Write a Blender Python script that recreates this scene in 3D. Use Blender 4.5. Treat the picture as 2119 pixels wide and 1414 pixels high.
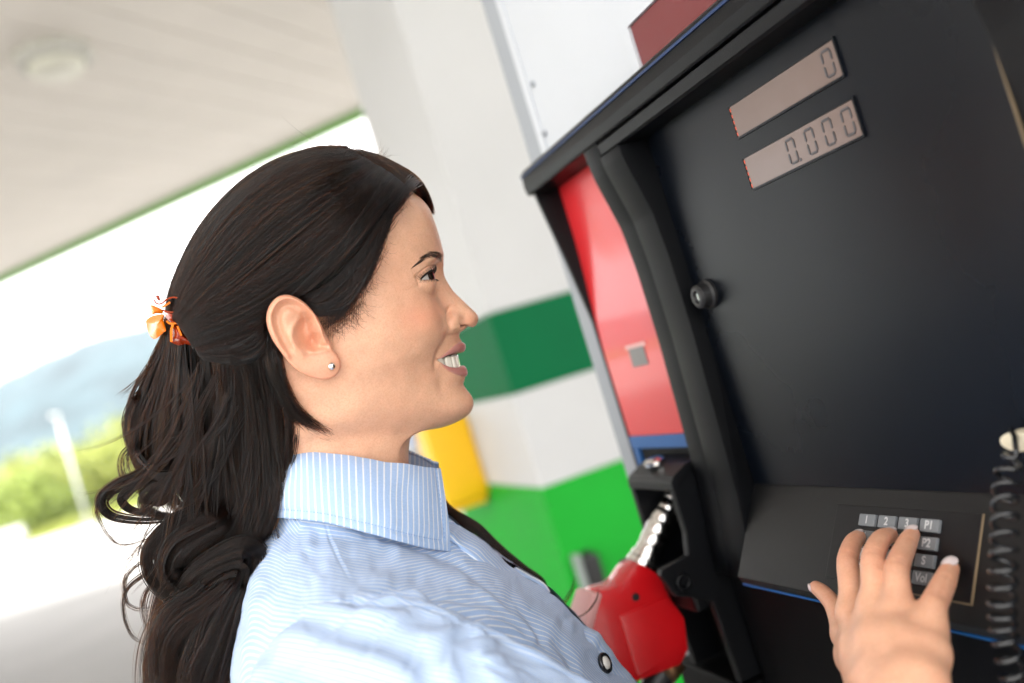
import bpy, bmesh, math, random
import numpy as np
from mathutils import Vector, Matrix
R = math.radians
rng = np.random.default_rng(7)
random.seed(7)
for o in list(bpy.data.objects): bpy.data.objects.remove(o)
S = bpy.context.scene
COL = S.collection

# ------------------------------------------------------------------ camera
ROLL, PITCH, LENS = R(17.0), R(1.33), 33.0
CAM = np.array([0.0, 0.0, 1.5])
FWD = np.array([0, math.cos(PITCH), math.sin(PITCH)])
_R0 = np.array([1.0, 0, 0]); _U0 = np.array([0, -math.sin(PITCH), math.cos(PITCH)])
CR = math.cos(ROLL)*_R0 - math.sin(ROLL)*_U0
CU = math.sin(ROLL)*_R0 + math.cos(ROLL)*_U0
FPX = LENS/36*2119
cam_d = bpy.data.cameras.new('camera'); cam = bpy.data.objects.new('camera', cam_d); COL.objects.link(cam)
cam_d.lens = LENS; cam_d.sensor_width = 36; cam_d.clip_start = 0.02; cam_d.clip_end = 6000
M = Matrix(((CR[0], CU[0], -FWD[0], CAM[0]), (CR[1], CU[1], -FWD[1], CAM[1]), (CR[2], CU[2], -FWD[2], CAM[2]), (0, 0, 0, 1)))
cam.matrix_world = M
cam_d.dof.use_dof = True; cam_d.dof.focus_distance = 0.70; cam_d.dof.aperture_fstop = 2.8; cam_d.dof.aperture_blades = 0
S.camera = cam

# ------------------------------------------------------------------ light
SUN_EL, SUN_AZ = R(60), R(205)            # azimuth measured from +Y clockwise: the sun stands behind the camera, to the left
wd = bpy.data.worlds.new('World'); S.world = wd; wd.use_nodes = True
nt = wd.node_tree; nt.nodes.clear()
def wn(t, **k):
    n = nt.nodes.new(t)
    for a, b in k.items(): setattr(n, a, b)
    return n
sky = wn('ShaderNodeTexSky', sky_type='NISHITA', sun_disc=False, sun_elevation=SUN_EL, sun_rotation=SUN_AZ, air_density=1.0, dust_density=2.5, ozone_density=1.0)
tc = wn('ShaderNodeTexCoord'); mp = wn('ShaderNodeMapping'); mp.inputs['Scale'].default_value = (1.6, 1.6, 6.0)
nz = wn('ShaderNodeTexNoise'); nz.inputs['Scale'].default_value = 1.5; nz.inputs['Detail'].default_value = 7; nz.inputs['Roughness'].default_value = .55
rp = wn('ShaderNodeValToRGB'); rp.color_ramp.elements[0].position = .30; rp.color_ramp.elements[1].position = .62
rp.color_ramp.elements[0].color = (.70, .70, .70, 1)
mx = wn('ShaderNodeMix', data_type='RGBA'); mx.inputs['B'].default_value = (7.4, 7.1, 6.75, 1)
bg = wn('ShaderNodeBackground'); bg.inputs['Strength'].default_value = .142
wo = wn('ShaderNodeOutputWorld')
L = nt.links.new
L(tc.outputs['Generated'], mp.inputs['Vector']); L(mp.outputs[0], nz.inputs['Vector']); L(nz.outputs['Fac'], rp.inputs[0])
L(rp.outputs[0], mx.inputs['Factor']); L(sky.outputs[0], mx.inputs['A']); L(mx.outputs['Result'], bg.inputs['Color']); L(bg.outputs[0], wo.inputs[0])
sd = bpy.data.lights.new('sun', 'SUN'); sd.energy = 3.0; sd.angle = R(0.6); sd.color = (1, .95, .88)
sun = bpy.data.objects.new('sun', sd); COL.objects.link(sun)
sdir = Vector((math.sin(SUN_AZ)*math.cos(SUN_EL), math.cos(SUN_AZ)*math.cos(SUN_EL), math.sin(SUN_EL)))
sun.location = (0, 0, 30); sun.rotation_euler = sdir.to_track_quat('Z', 'Y').to_euler()
S.view_settings.view_transform = 'Standard'; S.view_settings.look = 'None'
S.view_settings.exposure = 2.2; S.view_settings.gamma = 1; S.view_settings.use_curve_mapping = False
S.render.engine = 'CYCLES'; S.cycles.use_denoising = True
S.cycles.max_bounces = 8; S.cycles.diffuse_bounces = 4; S.cycles.transparent_max_bounces = 16

# ------------------------------------------------------------------ helpers
def ray(px, py):
    px = np.asarray(px, float); py = np.asarray(py, float)
    return FPX*FWD + np.multiply.outer(px-1059.5, CR) + np.multiply.outer(707-py, CU)
def at(px, py, Y):                         # a point seen at (px,py) of the photo, Y metres in front of the camera
    d = ray(px, py); return CAM + d*(Y/d[..., 1])[..., None]
def tag(o, label=None, cat=None, group=None, kind=None):
    for k, v in (('label', label), ('category', cat), ('group', group), ('kind', kind)):
        if v: o[k] = v
    return o
def empty(name, loc, label, cat, group=None):
    o = bpy.data.objects.new(name, None); COL.objects.link(o); o.location = loc; o.empty_display_size = .05
    return tag(o, label, cat, group)
def origin(o):
    p = np.zeros(3)
    while o is not None: p += np.array(o.location); o = o.parent
    return p
def link(o, parent=None):
    COL.objects.link(o)
    if parent is not None: o.parent = parent
    return o
def mesh(name, V, F, mat, parent=None, smooth=False, loc=None, uv=None, attrs=None):
    V = np.asarray(V, float)
    base = np.asarray(loc, float) if loc is not None else np.zeros(3)
    off = base + (origin(parent) if parent is not None else 0)
    me = bpy.data.meshes.new(name)
    if isinstance(F, np.ndarray):
        n, k = F.shape; V = np.ascontiguousarray(V-off, dtype=np.float32)
        me.vertices.add(len(V)); me.vertices.foreach_set('co', V.ravel())
        me.loops.add(n*k); me.loops.foreach_set('vertex_index', F.astype(np.int32).ravel())
        me.polygons.add(n); me.polygons.foreach_set('loop_start', np.arange(0, n*k, k, dtype=np.int32))
        me.update(calc_edges=True); me.validate()
    else:
        me.from_pydata([tuple(v) for v in V-off], [], [tuple(int(i) for i in f) for f in F]); me.update()
    if smooth: me.polygons.foreach_set('use_smooth', [True]*len(me.polygons))
    if uv is not None:
        l = me.uv_layers.new(name='UVMap'); vi = np.empty(len(me.loops), np.int32); me.loops.foreach_get('vertex_index', vi)
        l.data.foreach_set('uv', np.asarray(uv, np.float32)[vi].ravel())
    for k, a in (attrs or {}).items():
        at_ = me.attributes.new(k, 'FLOAT', 'POINT'); at_.data.foreach_set('value', np.asarray(a, np.float32).ravel())
    if mat is not None: me.materials.append(mat)
    o = bpy.data.objects.new(name, me); o.location = base
    return link(o, parent)
class MB:                                   # collects simple shapes; build() links them as ONE mesh object
    def __init__(s): s.V = []; s.F = []; s.n = 0
    def add(s, V, F):
        V = np.asarray(V, float); s.V.append(V); s.F += [tuple(i+s.n for i in f) for f in F]; s.n += len(V); return s
    def box(s, fr, a, b, bevel=0, seg=2):
        """box between local corners a, b; fr maps local points to the world"""
        bm = bmesh.new(); bmesh.ops.create_cube(bm, size=1)
        a = np.array(a, float); b = np.array(b, float)
        for v in bm.verts: v.co = Vector((a+b)/2 + np.array(v.co)*(b-a))
        if bevel: bmesh.ops.bevel(bm, geom=bm.edges[:], offset=bevel, segments=seg, profile=.6, affect='EDGES')
        return s.bm(bm, fr)
    def bm(s, bm, fr=None):
        bm.verts.index_update()
        V = np.array([v.co[:] for v in bm.verts]); F = [[v.index for v in f.verts] for f in bm.faces]; bm.free()
        return s.add(fr(V) if fr else V, F)
    def prism(s, fr, poly, axis, lo, hi, bevel=0):
        """polygon in the two axes other than `axis`, extruded from lo to hi"""
        bm = bmesh.new(); ax = [i for i in range(3) if i != axis]; vs = []
        for p in poly:
            c = [0, 0, 0]; c[ax[0]], c[ax[1]] = p; c[axis] = lo; vs.append(bm.verts.new(c))
        f = bm.faces.new(vs); r = bmesh.ops.extrude_face_region(bm, geom=[f])
        for v in r['geom']:
            if isinstance(v, bmesh.types.BMVert): v.co[axis] = hi
        bmesh.ops.recalc_face_normals(bm, faces=bm.faces[:])
        if bevel: bmesh.ops.bevel(bm, geom=bm.edges[:], offset=bevel, segments=2, profile=.6, affect='EDGES')
        return s.bm(bm, fr)
    def tube(s, P, r, n=12, cap=True, closed=False):
        P = np.asarray(P, float); m = len(P); r = np.broadcast_to(np.asarray(r, float), (m,))
        T = np.gradient(P, axis=0) if not closed else np.roll(P, -1, 0)-np.roll(P, 1, 0)
        T /= np.linalg.norm(T, axis=1)[:, None]+1e-12
        N = np.zeros_like(P); a = np.array([0, 0, 1.]) if abs(T[0, 2]) < .9 else np.array([1., 0, 0])
        N[0] = np.cross(T[0], a); N[0] /= np.linalg.norm(N[0])
        for i in range(1, m):
            v = N[i-1]-T[i]*N[i-1].dot(T[i]); N[i] = v/(np.linalg.norm(v)+1e-12)
        B = np.cross(T, N); an = np.arange(n)*2*math.pi/n
        V = P[:, None]+r[:, None, None]*(np.cos(an)[None, :, None]*N[:, None]+np.sin(an)[None, :, None]*B[:, None])
        F = []
        for i in range(m if closed else m-1):
            k = (i+1) % m
            for j in range(n): F.append((i*n+j, i*n+(j+1) % n, k*n+(j+1) % n, k*n+j))
        if cap and not closed: F += [tuple(range(n))[::-1], tuple((m-1)*n+j for j in range(n))]
        return s.add(V.reshape(-1, 3), F)
    def build(s, name, mat, parent=None, smooth=False, loc=None):
        o = mesh(name, np.concatenate(s.V), s.F, mat, parent, smooth, loc)
        if smooth == 'auto': autosmooth(o)
        return o
def autosmooth(o, ang=40):
    me = o.data; bm = bmesh.new(); bm.from_mesh(me)
    for e in bm.edges:
        e.smooth = not (len(e.link_faces) == 2 and e.calc_face_angle(0) > R(ang))
    for f in bm.faces: f.smooth = True
    bm.to_mesh(me); bm.free()
def spline(P, n, closed=False):
    """Catmull-Rom through points (any dimension), n samples"""
    P = np.asarray(P, float); m = len(P)
    if closed: Q = np.vstack([P[-1], P, P[0], P[1]])
    else: Q = np.vstack([2*P[0]-P[1], P, 2*P[-1]-P[-2]])
    t = np.linspace(0, m if closed else m-1, n, endpoint=not closed); i = np.minimum(t.astype(int), (m if closed else m-1)-1); f = (t-i)[:, None]
    a, b, c, d = Q[i], Q[i+1], Q[i+2], Q[i+3]
    return .5*((2*b)+(c-a)*f+(2*a-5*b+4*c-d)*f**2+(3*b-a-3*c+d)*f**3)
def pchip(x, y, q):
    """monotone cubic; y (n,...) over x, evaluated at q"""
    x = np.asarray(x, float); y = np.asarray(y, float); q = np.asarray(q, float)
    h = np.diff(x); sh = (-1,)+(1,)*(y.ndim-1); d = np.diff(y, axis=0)/h.reshape(sh)
    m = np.zeros_like(y); m[0] = d[0]; m[-1] = d[-1]
    if len(x) > 2:
        a, b = d[:-1], d[1:]; w1 = (2*h[1:]+h[:-1]).reshape(sh); w2 = (h[1:]+2*h[:-1]).reshape(sh)
        with np.errstate(all='ignore'): mm = (w1+w2)/(w1/a+w2/b)
        m[1:-1] = np.where(a*b > 0, np.nan_to_num(mm), 0)
    i = np.clip(np.searchsorted(x, q, side='right')-1, 0, len(x)-2)
    t = ((q-x[i])/h[i]).reshape(sh); H = h[i].reshape(sh)
    return (2*t**3-3*t**2+1)*y[i]+(t**3-2*t**2+t)*H*m[i]+(-2*t**3+3*t**2)*y[i+1]+(t**3-t**2)*H*m[i+1]
def smooth01(x, a, b):
    t = np.clip((x-a)/(b-a), 0, 1); return t*t*(3-2*t)
def gridF(nr, nc, wrap=False):
    i, j = np.meshgrid(np.arange(nr-1), np.arange(nc if wrap else nc-1), indexing='ij'); k = (j+1) % nc
    return np.stack([i*nc+j, i*nc+k, (i+1)*nc+k, (i+1)*nc+j], -1).reshape(-1, 4)
def polydist(px, py, poly, closed=False):
    """distance from points to a polyline, and the position 0..1 along it"""
    poly = np.asarray(poly, float); 
    if closed: poly = np.vstack([poly, poly[0]])
    best = np.full(np.shape(px), 1e9); pos = np.zeros(np.shape(px)); seg = np.linalg.norm(np.diff(poly, axis=0), axis=1); tot = seg.sum(); acc = 0
    for a, b, l in zip(poly[:-1], poly[1:], seg):
        ab = b-a; t = np.clip(((px-a[0])*ab[0]+(py-a[1])*ab[1])/(l*l+1e-12), 0, 1)
        d = np.hypot(px-a[0]-t*ab[0], py-a[1]-t*ab[1]); m = d < best
        best = np.where(m, d, best); pos = np.where(m, (acc+t*l)/tot, pos); acc += l
    return best, pos
def inside(px, py, poly):
    poly = np.asarray(poly, float); r = np.zeros(np.shape(px), bool); n = len(poly)
    for i in range(n):
        x1, y1 = poly[i]; x2, y2 = poly[(i+1) % n]
        c = ((y1 > py) != (y2 > py)) & (px < (x2-x1)*(py-y1)/(y2-y1+1e-12)+x1); r ^= c
    return r
# ------------------------------------------------------------------ materials
def mat(name, col, rough=.5, metal=0, bump=0, bscale=200, var=0, vscale=20, coat=0, trans=0, ior=1.5, spec=.5, emit=None):
    m = bpy.data.materials.new(name); m.use_nodes = True; t = m.node_tree; b = t.nodes['Principled BSDF']
    b.inputs['Base Color'].default_value = (*col, 1); b.inputs['Roughness'].default_value = rough; b.inputs['Metallic'].default_value = metal
    b.inputs['Coat Weight'].default_value = coat; b.inputs['Transmission Weight'].default_value = trans; b.inputs['IOR'].default_value = ior
    b.inputs['Specular IOR Level'].default_value = spec
    if emit: b.inputs['Emission Color'].default_value = (*col, 1); b.inputs['Emission Strength'].default_value = emit
    g = t.nodes.new('ShaderNodeNewGeometry')
    if var:
        n = t.nodes.new('ShaderNodeTexNoise'); n.inputs['Scale'].default_value = vscale; n.inputs['Detail'].default_value = 5
        t.links.new(g.outputs['Position'], n.inputs['Vector'])
        mr = t.nodes.new('ShaderNodeMapRange'); mr.inputs[1].default_value = .3; mr.inputs[2].default_value = .7; mr.inputs[3].default_value = 1-var; mr.inputs[4].default_value = 1+var
        t.links.new(n.outputs['Fac'], mr.inputs[0])
        x = t.nodes.new('ShaderNodeMix'); x.data_type = 'RGBA'; x.blend_type = 'MULTIPLY'; x.inputs['Factor'].default_value = 1
        x.inputs['A'].default_value = (*col, 1); t.links.new(mr.outputs[0], x.inputs['B']); t.links.new(x.outputs['Result'], b.inputs['Base Color'])
        m2 = t.nodes.new('ShaderNodeMapRange'); m2.inputs[3].default_value = max(0, rough-.08); m2.inputs[4].default_value = min(1, rough+.1)
        t.links.new(n.outputs['Fac'], m2.inputs[0]); t.links.new(m2.outputs[0], b.inputs['Roughness'])
    if bump:
        n = t.nodes.new('ShaderNodeTexNoise'); n.inputs['Scale'].default_value = bscale; n.inputs['Detail'].default_value = 4
        t.links.new(g.outputs['Position'], n.inputs['Vector'])
        bp = t.nodes.new('ShaderNodeBump'); bp.inputs['Strength'].default_value = bump; bp.inputs['Distance'].default_value = .001
        t.links.new(n.outputs['Fac'], bp.inputs['Height']); t.links.new(bp.outputs[0], b.inputs['Normal'])
    return m
# ================================================================== setting
m_concrete = mat('forecourt concrete', (.20, .195, .19), .85, bump=.4, bscale=60, var=.10, vscale=.8)
m_road = mat('pale road', (.34, .335, .325), .9, var=.08, vscale=.5)
m_grass = mat('meadow', (.14, .20, .045), .95, var=.35, vscale=.6)
m_hill = mat('haze-blue forested hill', (.028, .050, .058), 1, var=.4, vscale=.03)  # blue of the distant haze is mixed into the forest colour
def sheet(name, pts, z, m):
    pts = np.array([(x, y, z) for x, y in pts]); return tag(mesh(name, pts, [tuple(range(len(pts)))], m), kind='structure')
sheet('ground', [(-2500, -2500), (2500, -2500), (2500, 2500), (-2500, 2500)], -.02, m_grass)
sheet('road', [(-160, 14), (160, 14), (160, 50), (-160, 46)], -.008, m_road)
sheet('forecourt', [(-60, -40), (60, -40), (60, 15.2), (-60, 15.2)], 0, m_concrete)
# hills: a ridge with real depth
def ridge():
    prof = [(-1200, 40), (-900, 62), (-560, 66), (-500, 74), (-455, 80), (-420, 95), (-350, 118), (-300, 122), (-230, 116), (-160, 108), (-60, 90), (60, 70), (250, 60), (600, 80), (1200, 40)]
    xs = np.linspace(-1200, 1200, 240); h = np.interp(xs, [p[0] for p in prof], [p[1] for p in prof])
    rr = np.random.default_rng(3)
    k = np.ones(5)/5; h = h+np.convolve(rr.normal(0, 3, 244), k, 'valid')
    v = np.linspace(0, 1, 26); X, Vv = np.meshgrid(xs, v); H = h[None, :]*np.sin(math.pi*Vv)**1.0+rr.normal(0, 1.2, X.shape)*(Vv > .02)*(Vv < .98)
    Y = 780+(Vv-.5)*620
    P = np.stack([X*1.0, Y, H-1.0], -1).reshape(-1, 3)
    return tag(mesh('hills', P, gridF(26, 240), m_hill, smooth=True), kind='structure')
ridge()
hz = bpy.data.materials.new('pale air'); hz.use_nodes = True; t = hz.node_tree; t.nodes.clear()
pv = t.nodes.new('ShaderNodeVolumePrincipled'); pv.inputs['Color'].default_value = (.72, .84, .99, 1); pv.inputs['Density'].default_value = .00022
pv.inputs['Anisotropy'].default_value = .2
mo = t.nodes.new('ShaderNodeOutputMaterial'); t.links.new(pv.outputs[0], mo.inputs['Volume'])
b = MB().box(lambda v: v, (-2600, -2600, -1.02), (2600, 2600, 180)); tag(b.build('haze', hz), kind='stuff')

# ------------------------------------------------------------------ canopy
CZ = 4.5
EA = np.array([-6.07, 12.1]); ED = np.array([.9156, -.402]); EN = np.array([-.402, -.9156])   # edge point, edge direction, inward
m_panel = mat('cream ceiling panel', (.78, .735, .68), .6, var=.05, vscale=1.5)
m_green = mat('green canopy edge', (.16, .42, .07), .5)
m_white = mat('white enamel', (.78, .78, .78), .4, var=.03, vscale=2)
canopy = empty('station_canopy', (0, 4, CZ), 'cream panelled canopy ceiling with a thin green edge overhead', 'canopy')
def cf(v):                                  # (along edge, inward, up) -> world
    v = np.asarray(v, float); xy = EA+np.outer(v[:, 0], ED)+np.outer(v[:, 1], EN); return np.column_stack([xy, CZ+v[:, 2]])
PW = .42; pm = None
for i, s in enumerate(np.arange(-11, 15.5, PW)):
    if pm is None:
        c0 = np.array([*(EA+ED*s), CZ])
        pm = MB().box(cf, (s+.006, .05, 0), (s+PW-.006, 11.4, .03), .004, 1).build('ceiling_panel', m_panel, canopy, loc=None); s0 = s
    else:
        o = pm.copy(); o.location = Vector((*(ED*(s-s0)), 0)); COL.objects.link(o)
MB().box(cf, (-11, .05, .034), (15.6, 11.4, .4)).build('roof_deck', m_white, canopy)
MB().box(cf, (-11.1, -.02, -.085), (15.7, .07, .75), .008).build('fascia', m_green, canopy)
m_lens = mat('frosted lens', (.78, .765, .69), .4)
lp = at(105, 98, 6.45); lp[2] = CZ
lamp = empty('canopy_light', lp, 'round white downlight with cream lens recessed in the canopy ceiling', 'light fitting')
def disc(prof, n=8, rot=0):                 # lathe about the z axis through the origin
    V = []; F = []; m_ = len(prof)
    for r_, z_ in prof:
        for j in range(n): a = 2*math.pi*(j+.5)/n+rot; V.append((r_*math.cos(a), r_*math.sin(a), z_))
    for i in range(m_-1):
        for j in range(n): F.append((i*n+j, i*n+(j+1) % n, (i+1)*n+(j+1) % n, (i+1)*n+j))
    F.append(tuple(range(n))[::-1]); F.append(tuple((m_-1)*n+j for j in range(n)))
    return np.array(V), F
V, F = disc([(.27, -.001), (.27, -.05), (.24, -.09), (.215, -.09), (.20, -.05)], 8, .3); mesh('housing', V+lp, F, mat('grey lamp ring', (.58, .57, .55), .5), lamp)
V, F = disc([(.195, -.051), (.185, -.12), (.14, -.155), (.05, -.165)], 24); mesh('lens', V+lp, F, m_lens, lamp, smooth=True)

# ------------------------------------------------------------------ pillar
e_u = np.array([.3387, -.9409, 0]); e_v = np.array([-.9409, -.3387, 0])
PC = np.array([-.0154*2.6, 2.6, 0])
def pf(v):                                  # pillar frame: x into the right face, y along the left face, z above the ground
    v = np.asarray(v, float); return PC+np.outer(v[:, 0], -e_v)+np.outer(v[:, 1], -e_u)+np.outer(v[:, 2], [0, 0, 1])
m_pwhite = mat('white pillar paint', (.50, .50, .50), .5, var=.04, vscale=2.5)
m_dgreen = mat('dark green paint', (.002, .115, .040), .6, var=.06, vscale=4, spec=.1)
m_bgreen = mat('bright green paint', (.006, .33, .022), .5, var=.06, vscale=4, spec=.2)
pillar = empty('canopy_pillar', pf([[.12, .3, 0]])[0], 'white square canopy pillar with dark and bright green bands', 'pillar')
for nm, z0, z1, m_ in (('bright_green_band', 0, 1.5-.352, m_bgreen), ('white_band', 1.5-.352, 1.5-.082, m_pwhite), ('dark_green_band', 1.5-.082, 1.5+.152, m_dgreen), ('white_shaft', 1.5+.152, 4.498, m_pwhite)):
    MB().box(pf, (0, 0, z0), (.31, .95 if nm == 'bright_green_band' else .66, z1), .006, 2).build(nm, m_, pillar)
# yellow box on the left face of the pillar
m_yellow = mat('yellow plastic', (.93, .52, .003), .4, var=.03, vscale=6)
m_black = mat('black plastic', (.012, .012, .013), .4, var=.15, vscale=12)
m_pale = mat('pale label', (.30, .34, .32), .5)
yb = empty('towel_dispenser', pf([[-.06, .57, 1.1]])[0], 'yellow wall box mounted on the left face of the pillar', 'dispenser')
MB().box(pf, (-.155, .50, 1.118), (-.001, .652, 1.39), .014, 4).build('housing', m_yellow, yb, smooth='auto')
MB().box(pf, (-.145, .512, 1.095), (-.012, .64, 1.117), .006).build('tray', m_yellow, yb)
MB().box(pf, (-.1575, .52, 1.15), (-.1545, .63, 1.162), .001).build('slot', m_black, yb)
# squeegee holder on the right face
sq = empty('squeegee_holder', pf([[.12, -.02, .85]])[0], 'black squeegee holder with pale label low on the green pillar', 'holder')
sp_ = at(1222, 1185, 2.6)
qx = float(np.dot(sp_-PC, -e_v))
MB().box(pf, (qx-.022, -.05, sp_[2]-.13), (qx+.028, -.001, sp_[2]+.05), .006).build('holder_body', m_black, sq)
MB().box(pf, (qx-.036, -.042, sp_[2]-.12), (qx-.0225, -.004, sp_[2]+.062), .003).build('label_plate', m_pale, sq)
MB().tube(pf([[qx+.004, -.026, sp_[2]+.045], [qx+.004, -.026, sp_[2]+.062]]), .012).build('handle', m_black, sq)
# display of small coloured bottles beyond the pillar
rack = empty('bottle_rack', (-.5, 4.2, 0), 'white rack of small red and blue bottles seen under the chin beyond the pillar', 'rack')
m_rk = mat('white rack', (.75, .77, .8), .4); m_rd = mat('red cap', (.65, .05, .03), .4); m_bl = mat('blue bottle', (.05, .16, .5), .35); m_sk = mat('sky blue bottle', (.25, .5, .75), .35)
c = at(868, 925, 4.2)
MB().box(lambda v: v+c, (-.30, .08, -c[2]), (.13, .11, .32), .004).build('back_panel', m_rk, rack)
for k, zz in enumerate((-.33, -.16, .01, .17)): MB().box(lambda v: v+c, (-.30, -.06, zz-.012), (.13, .079, zz), .002).build('shelf', m_rk, rack)
bp0 = {}
for k, zz in enumerate((-.33, -.16, .01)):
    for q in range(6):
        kind = (k*5+q*3+q//2) % 3
        x = -.265+q*.07+.01*((q*7+k) % 3-1)
        if kind not in bp0:
            V, F = disc([(.026, 0), (.028, .01), (.028, .075), (.012, .095), (.012, .12)], 10)
            body = mesh('bottle', V+c+[x, 0, zz+.001], F, (m_bl, m_sk, m_rk)[kind], rack, smooth=True)
            V, F = disc([(.015, .10), (.015, .128)], 10); cap = mesh('cap', V+c+[x, 0, zz+.001], F, (m_rd, m_rd, m_bl)[kind], body)
            bp0[kind] = (body, cap, x, zz)
        else:
            b0, c0, x0, z0 = bp0[kind]; o = b0.copy(); o.location = (x-x0, 0, zz-z0); COL.objects.link(o)
            o2 = c0.copy(); o2.parent = o; COL.objects.link(o2)

# ------------------------------------------------------------------ roadside
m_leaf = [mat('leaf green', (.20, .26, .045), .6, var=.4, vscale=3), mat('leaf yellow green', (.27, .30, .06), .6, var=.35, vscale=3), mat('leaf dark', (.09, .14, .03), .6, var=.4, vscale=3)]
m_bark = mat('bark', (.12, .09, .06), .9)
def leafcloud(n, c, rad, seed, size):
    g = np.random.default_rng(seed); cl = g.normal(0, .5, (22, 3)); cl /= np.maximum(1, np.linalg.norm(cl, axis=1))[:, None]*1.0
    k = g.integers(0, 22, n); P = cl[k]*.8+g.normal(0, .19, (n, 3)); P = P*rad+c; P[:, 2] = np.maximum(P[:, 2], .05)
    a = g.normal(0, 1, (n, 3)); a /= np.linalg.norm(a, axis=1)[:, None]; b_ = np.cross(a, g.normal(0, 1, (n, 3))); b_ /= np.linalg.norm(b_, axis=1)[:, None]
    sz = size*g.uniform(.6, 1.3, (n, 1)); V = np.stack([P-a*sz, P+b_*sz*.6, P+a*sz, P-b_*sz*.6], 1).reshape(-1, 3)
    return V, np.arange(4*n).reshape(-1, 4)
trees = [(52, 1045, 54, 3.0, 3.8, 0, 'round mid green tree at the road edge, leftmost of the row'), (118, 1030, 62, 3.4, 5.4, 1, 'yellow green tree just left of the white lamp post'),
         (215, 1010, 60, 4.2, 5.0, 1, 'broad yellow green tree right of the white lamp post'), (160, 1020, 74, 3.2, 5.6, 0, 'mid green tree rising behind the white lamp post'),
         (300, 985, 58, 4.4, 5.2, 1, 'yellow green tree showing through the loose curls'), (390, 960, 62, 4.4, 5.6, 0, 'green tree hidden mostly behind the ponytail'), (-60, 1060, 58, 3.4, 4.4, 1, 'yellow green bush cut by the left picture edge')]
for i, (px, py, Y, r_, h_, k, lab) in enumerate(trees):
    p = at(px, py, Y); p[2] = 0
    tr = empty('roadside_tree', p, lab, 'tree', 'trees along the road')
    V, F = leafcloud(5200, p+[0, 0, h_*.55], np.array([r_, r_, h_*.5]), 40+i, .16); mesh('crown', V, F, m_leaf[k], tr)
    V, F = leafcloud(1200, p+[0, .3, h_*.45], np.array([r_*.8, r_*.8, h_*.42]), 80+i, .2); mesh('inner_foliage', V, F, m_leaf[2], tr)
    MB().tube([p, p+[.1, 0, h_*.4], p+[.15, .1, h_*.8]], [.16, .12, .04], 8).build('trunk', m_bark, tr)
p = at(176, 1060, 48.5); p[2] = 0; top = at(131, 858, 48.5)
lp2 = empty('lamp_post', p, 'white lamp post standing at the road edge before the trees', 'lamp post')
MB().tube([p, [p[0], p[1], top[2]*.5], [p[0], p[1], top[2]]], [.10, .085, .07], 12).build('pole', m_pwhite, lp2, smooth=True)
MB().box(lambda v: v+np.array([p[0], p[1], 0]), (-.3, -.3, .0), (.3, .3, .25), .03).build('base', m_concrete, lp2)
MB().box(lambda v: v+np.array([p[0], p[1], top[2]]), (-.10, -.5, 0), (.10, .12, .10), .03).build('lamp_head', m_white, lp2)
cb = at(8, 1092, 50); cb[2] = 0
blk = MB(); blk.prism(lambda v: v+cb, [(-.45, 0), (-.42, .15), (-.2, .42), (-.14, .95), (.14, .95), (.2, .42), (.42, .15), (.45, 0)], 0, -2.2, 1.0, .02)
tag(blk.build('concrete_barrier', m_pwhite), 'pale concrete barrier at the road edge by the left picture edge', 'barrier')
# meadow verge
g = np.random.default_rng(9); n = 26000; gx = g.uniform(-60, 10, n); gy = 49+g.gamma(1.6, 5, n)
hgt = g.uniform(.25, .7, n); an = g.uniform(0, 6.28, n); w = .05
b0 = np.stack([gx, gy, np.zeros(n)], 1); dx = np.stack([np.cos(an)*w, np.sin(an)*w, 0*an], 1); tp = b0+np.stack([g.normal(0, .12, n), g.normal(0, .12, n), hgt], 1)
tag(mesh('verge_grass', np.stack([b0-dx, b0+dx, tp], 1).reshape(-1, 3), np.arange(3*n).reshape(-1, 3), m_leaf[1]), kind='stuff')
# ================================================================== fuel pump
O0 = np.array([.1725, .854, 0]); ZC = 1.5
def pw(v):                                  # pump frame: u along the front towards the near right, v outwards, z above eye height
    v = np.asarray(v, float); return O0+np.outer(v[:, 0], e_u)+np.outer(v[:, 1], e_v)+np.outer(v[:, 2]+ZC, [0, 0, 1])
def uz(px, py, v=0.0):                      # where a photo point meets the plane v
    d = ray(px, py); o = O0+e_v*v; s = np.dot(o-CAM, e_v)/np.dot(d, e_v); p = CAM+d*s; return float(np.dot(p-O0, e_u)), float(p[2]-ZC)
def vz(px, py, u):                          # where a photo point meets the plane u
    d = ray(px, py); o = O0+e_u*u; s = np.dot(o-CAM, e_u)/np.dot(d, e_u); p = CAM+d*s; return float(np.dot(p-O0, e_v)), float(p[2]-ZC)
m_frame = mat('charcoal moulded plastic', (.0030, .0034, .0045), .38, spec=.2, bump=.25, bscale=900, var=.12, vscale=9)
m_div = mat('black moulding', (.0022, .0025, .0034), .42, bump=.2, bscale=900, spec=.12, var=.1, vscale=9)
m_panelb = mat('matt black panel', (.0014, .0026, .0052), .27, spec=.28, bump=.15, bscale=1500, var=.15, vscale=7)
m_cab = mat('black cabinet', (.0025, .0025, .003), .5, spec=.12, var=.2, vscale=5)
m_tray = mat('dark grey tray', (.0050, .0050, .0055), .38, spec=.3, bump=.25, bscale=1200, var=.15, vscale=14)
m_plate = mat('keypad plate', (.0042, .0042, .0056), .34, spec=.3, bump=.1, bscale=1500, var=.1, vscale=20)
m_red = mat('red door', (.62, .020, .025), .30, var=.06, vscale=7, coat=.5)
m_blue = mat('blue trim', (.004, .085, .28), .45)
m_navy = mat('navy trim', (.003, .022, .085), .45)
m_fascia = mat('white sheet fascia', (.54, .565, .60), .38, var=.03, vscale=4)
m_steel = mat('grey painted post', (.30, .32, .345), .6, bump=.1, bscale=300)
m_maroon = mat('maroon screen', (.16, .035, .038), .18)
m_lcd = mat('lcd', (.165, .120, .105), .22, var=.05, vscale=30)
m_lcdr = mat('lcd red edge', (.75, .12, .06), .4)
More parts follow.
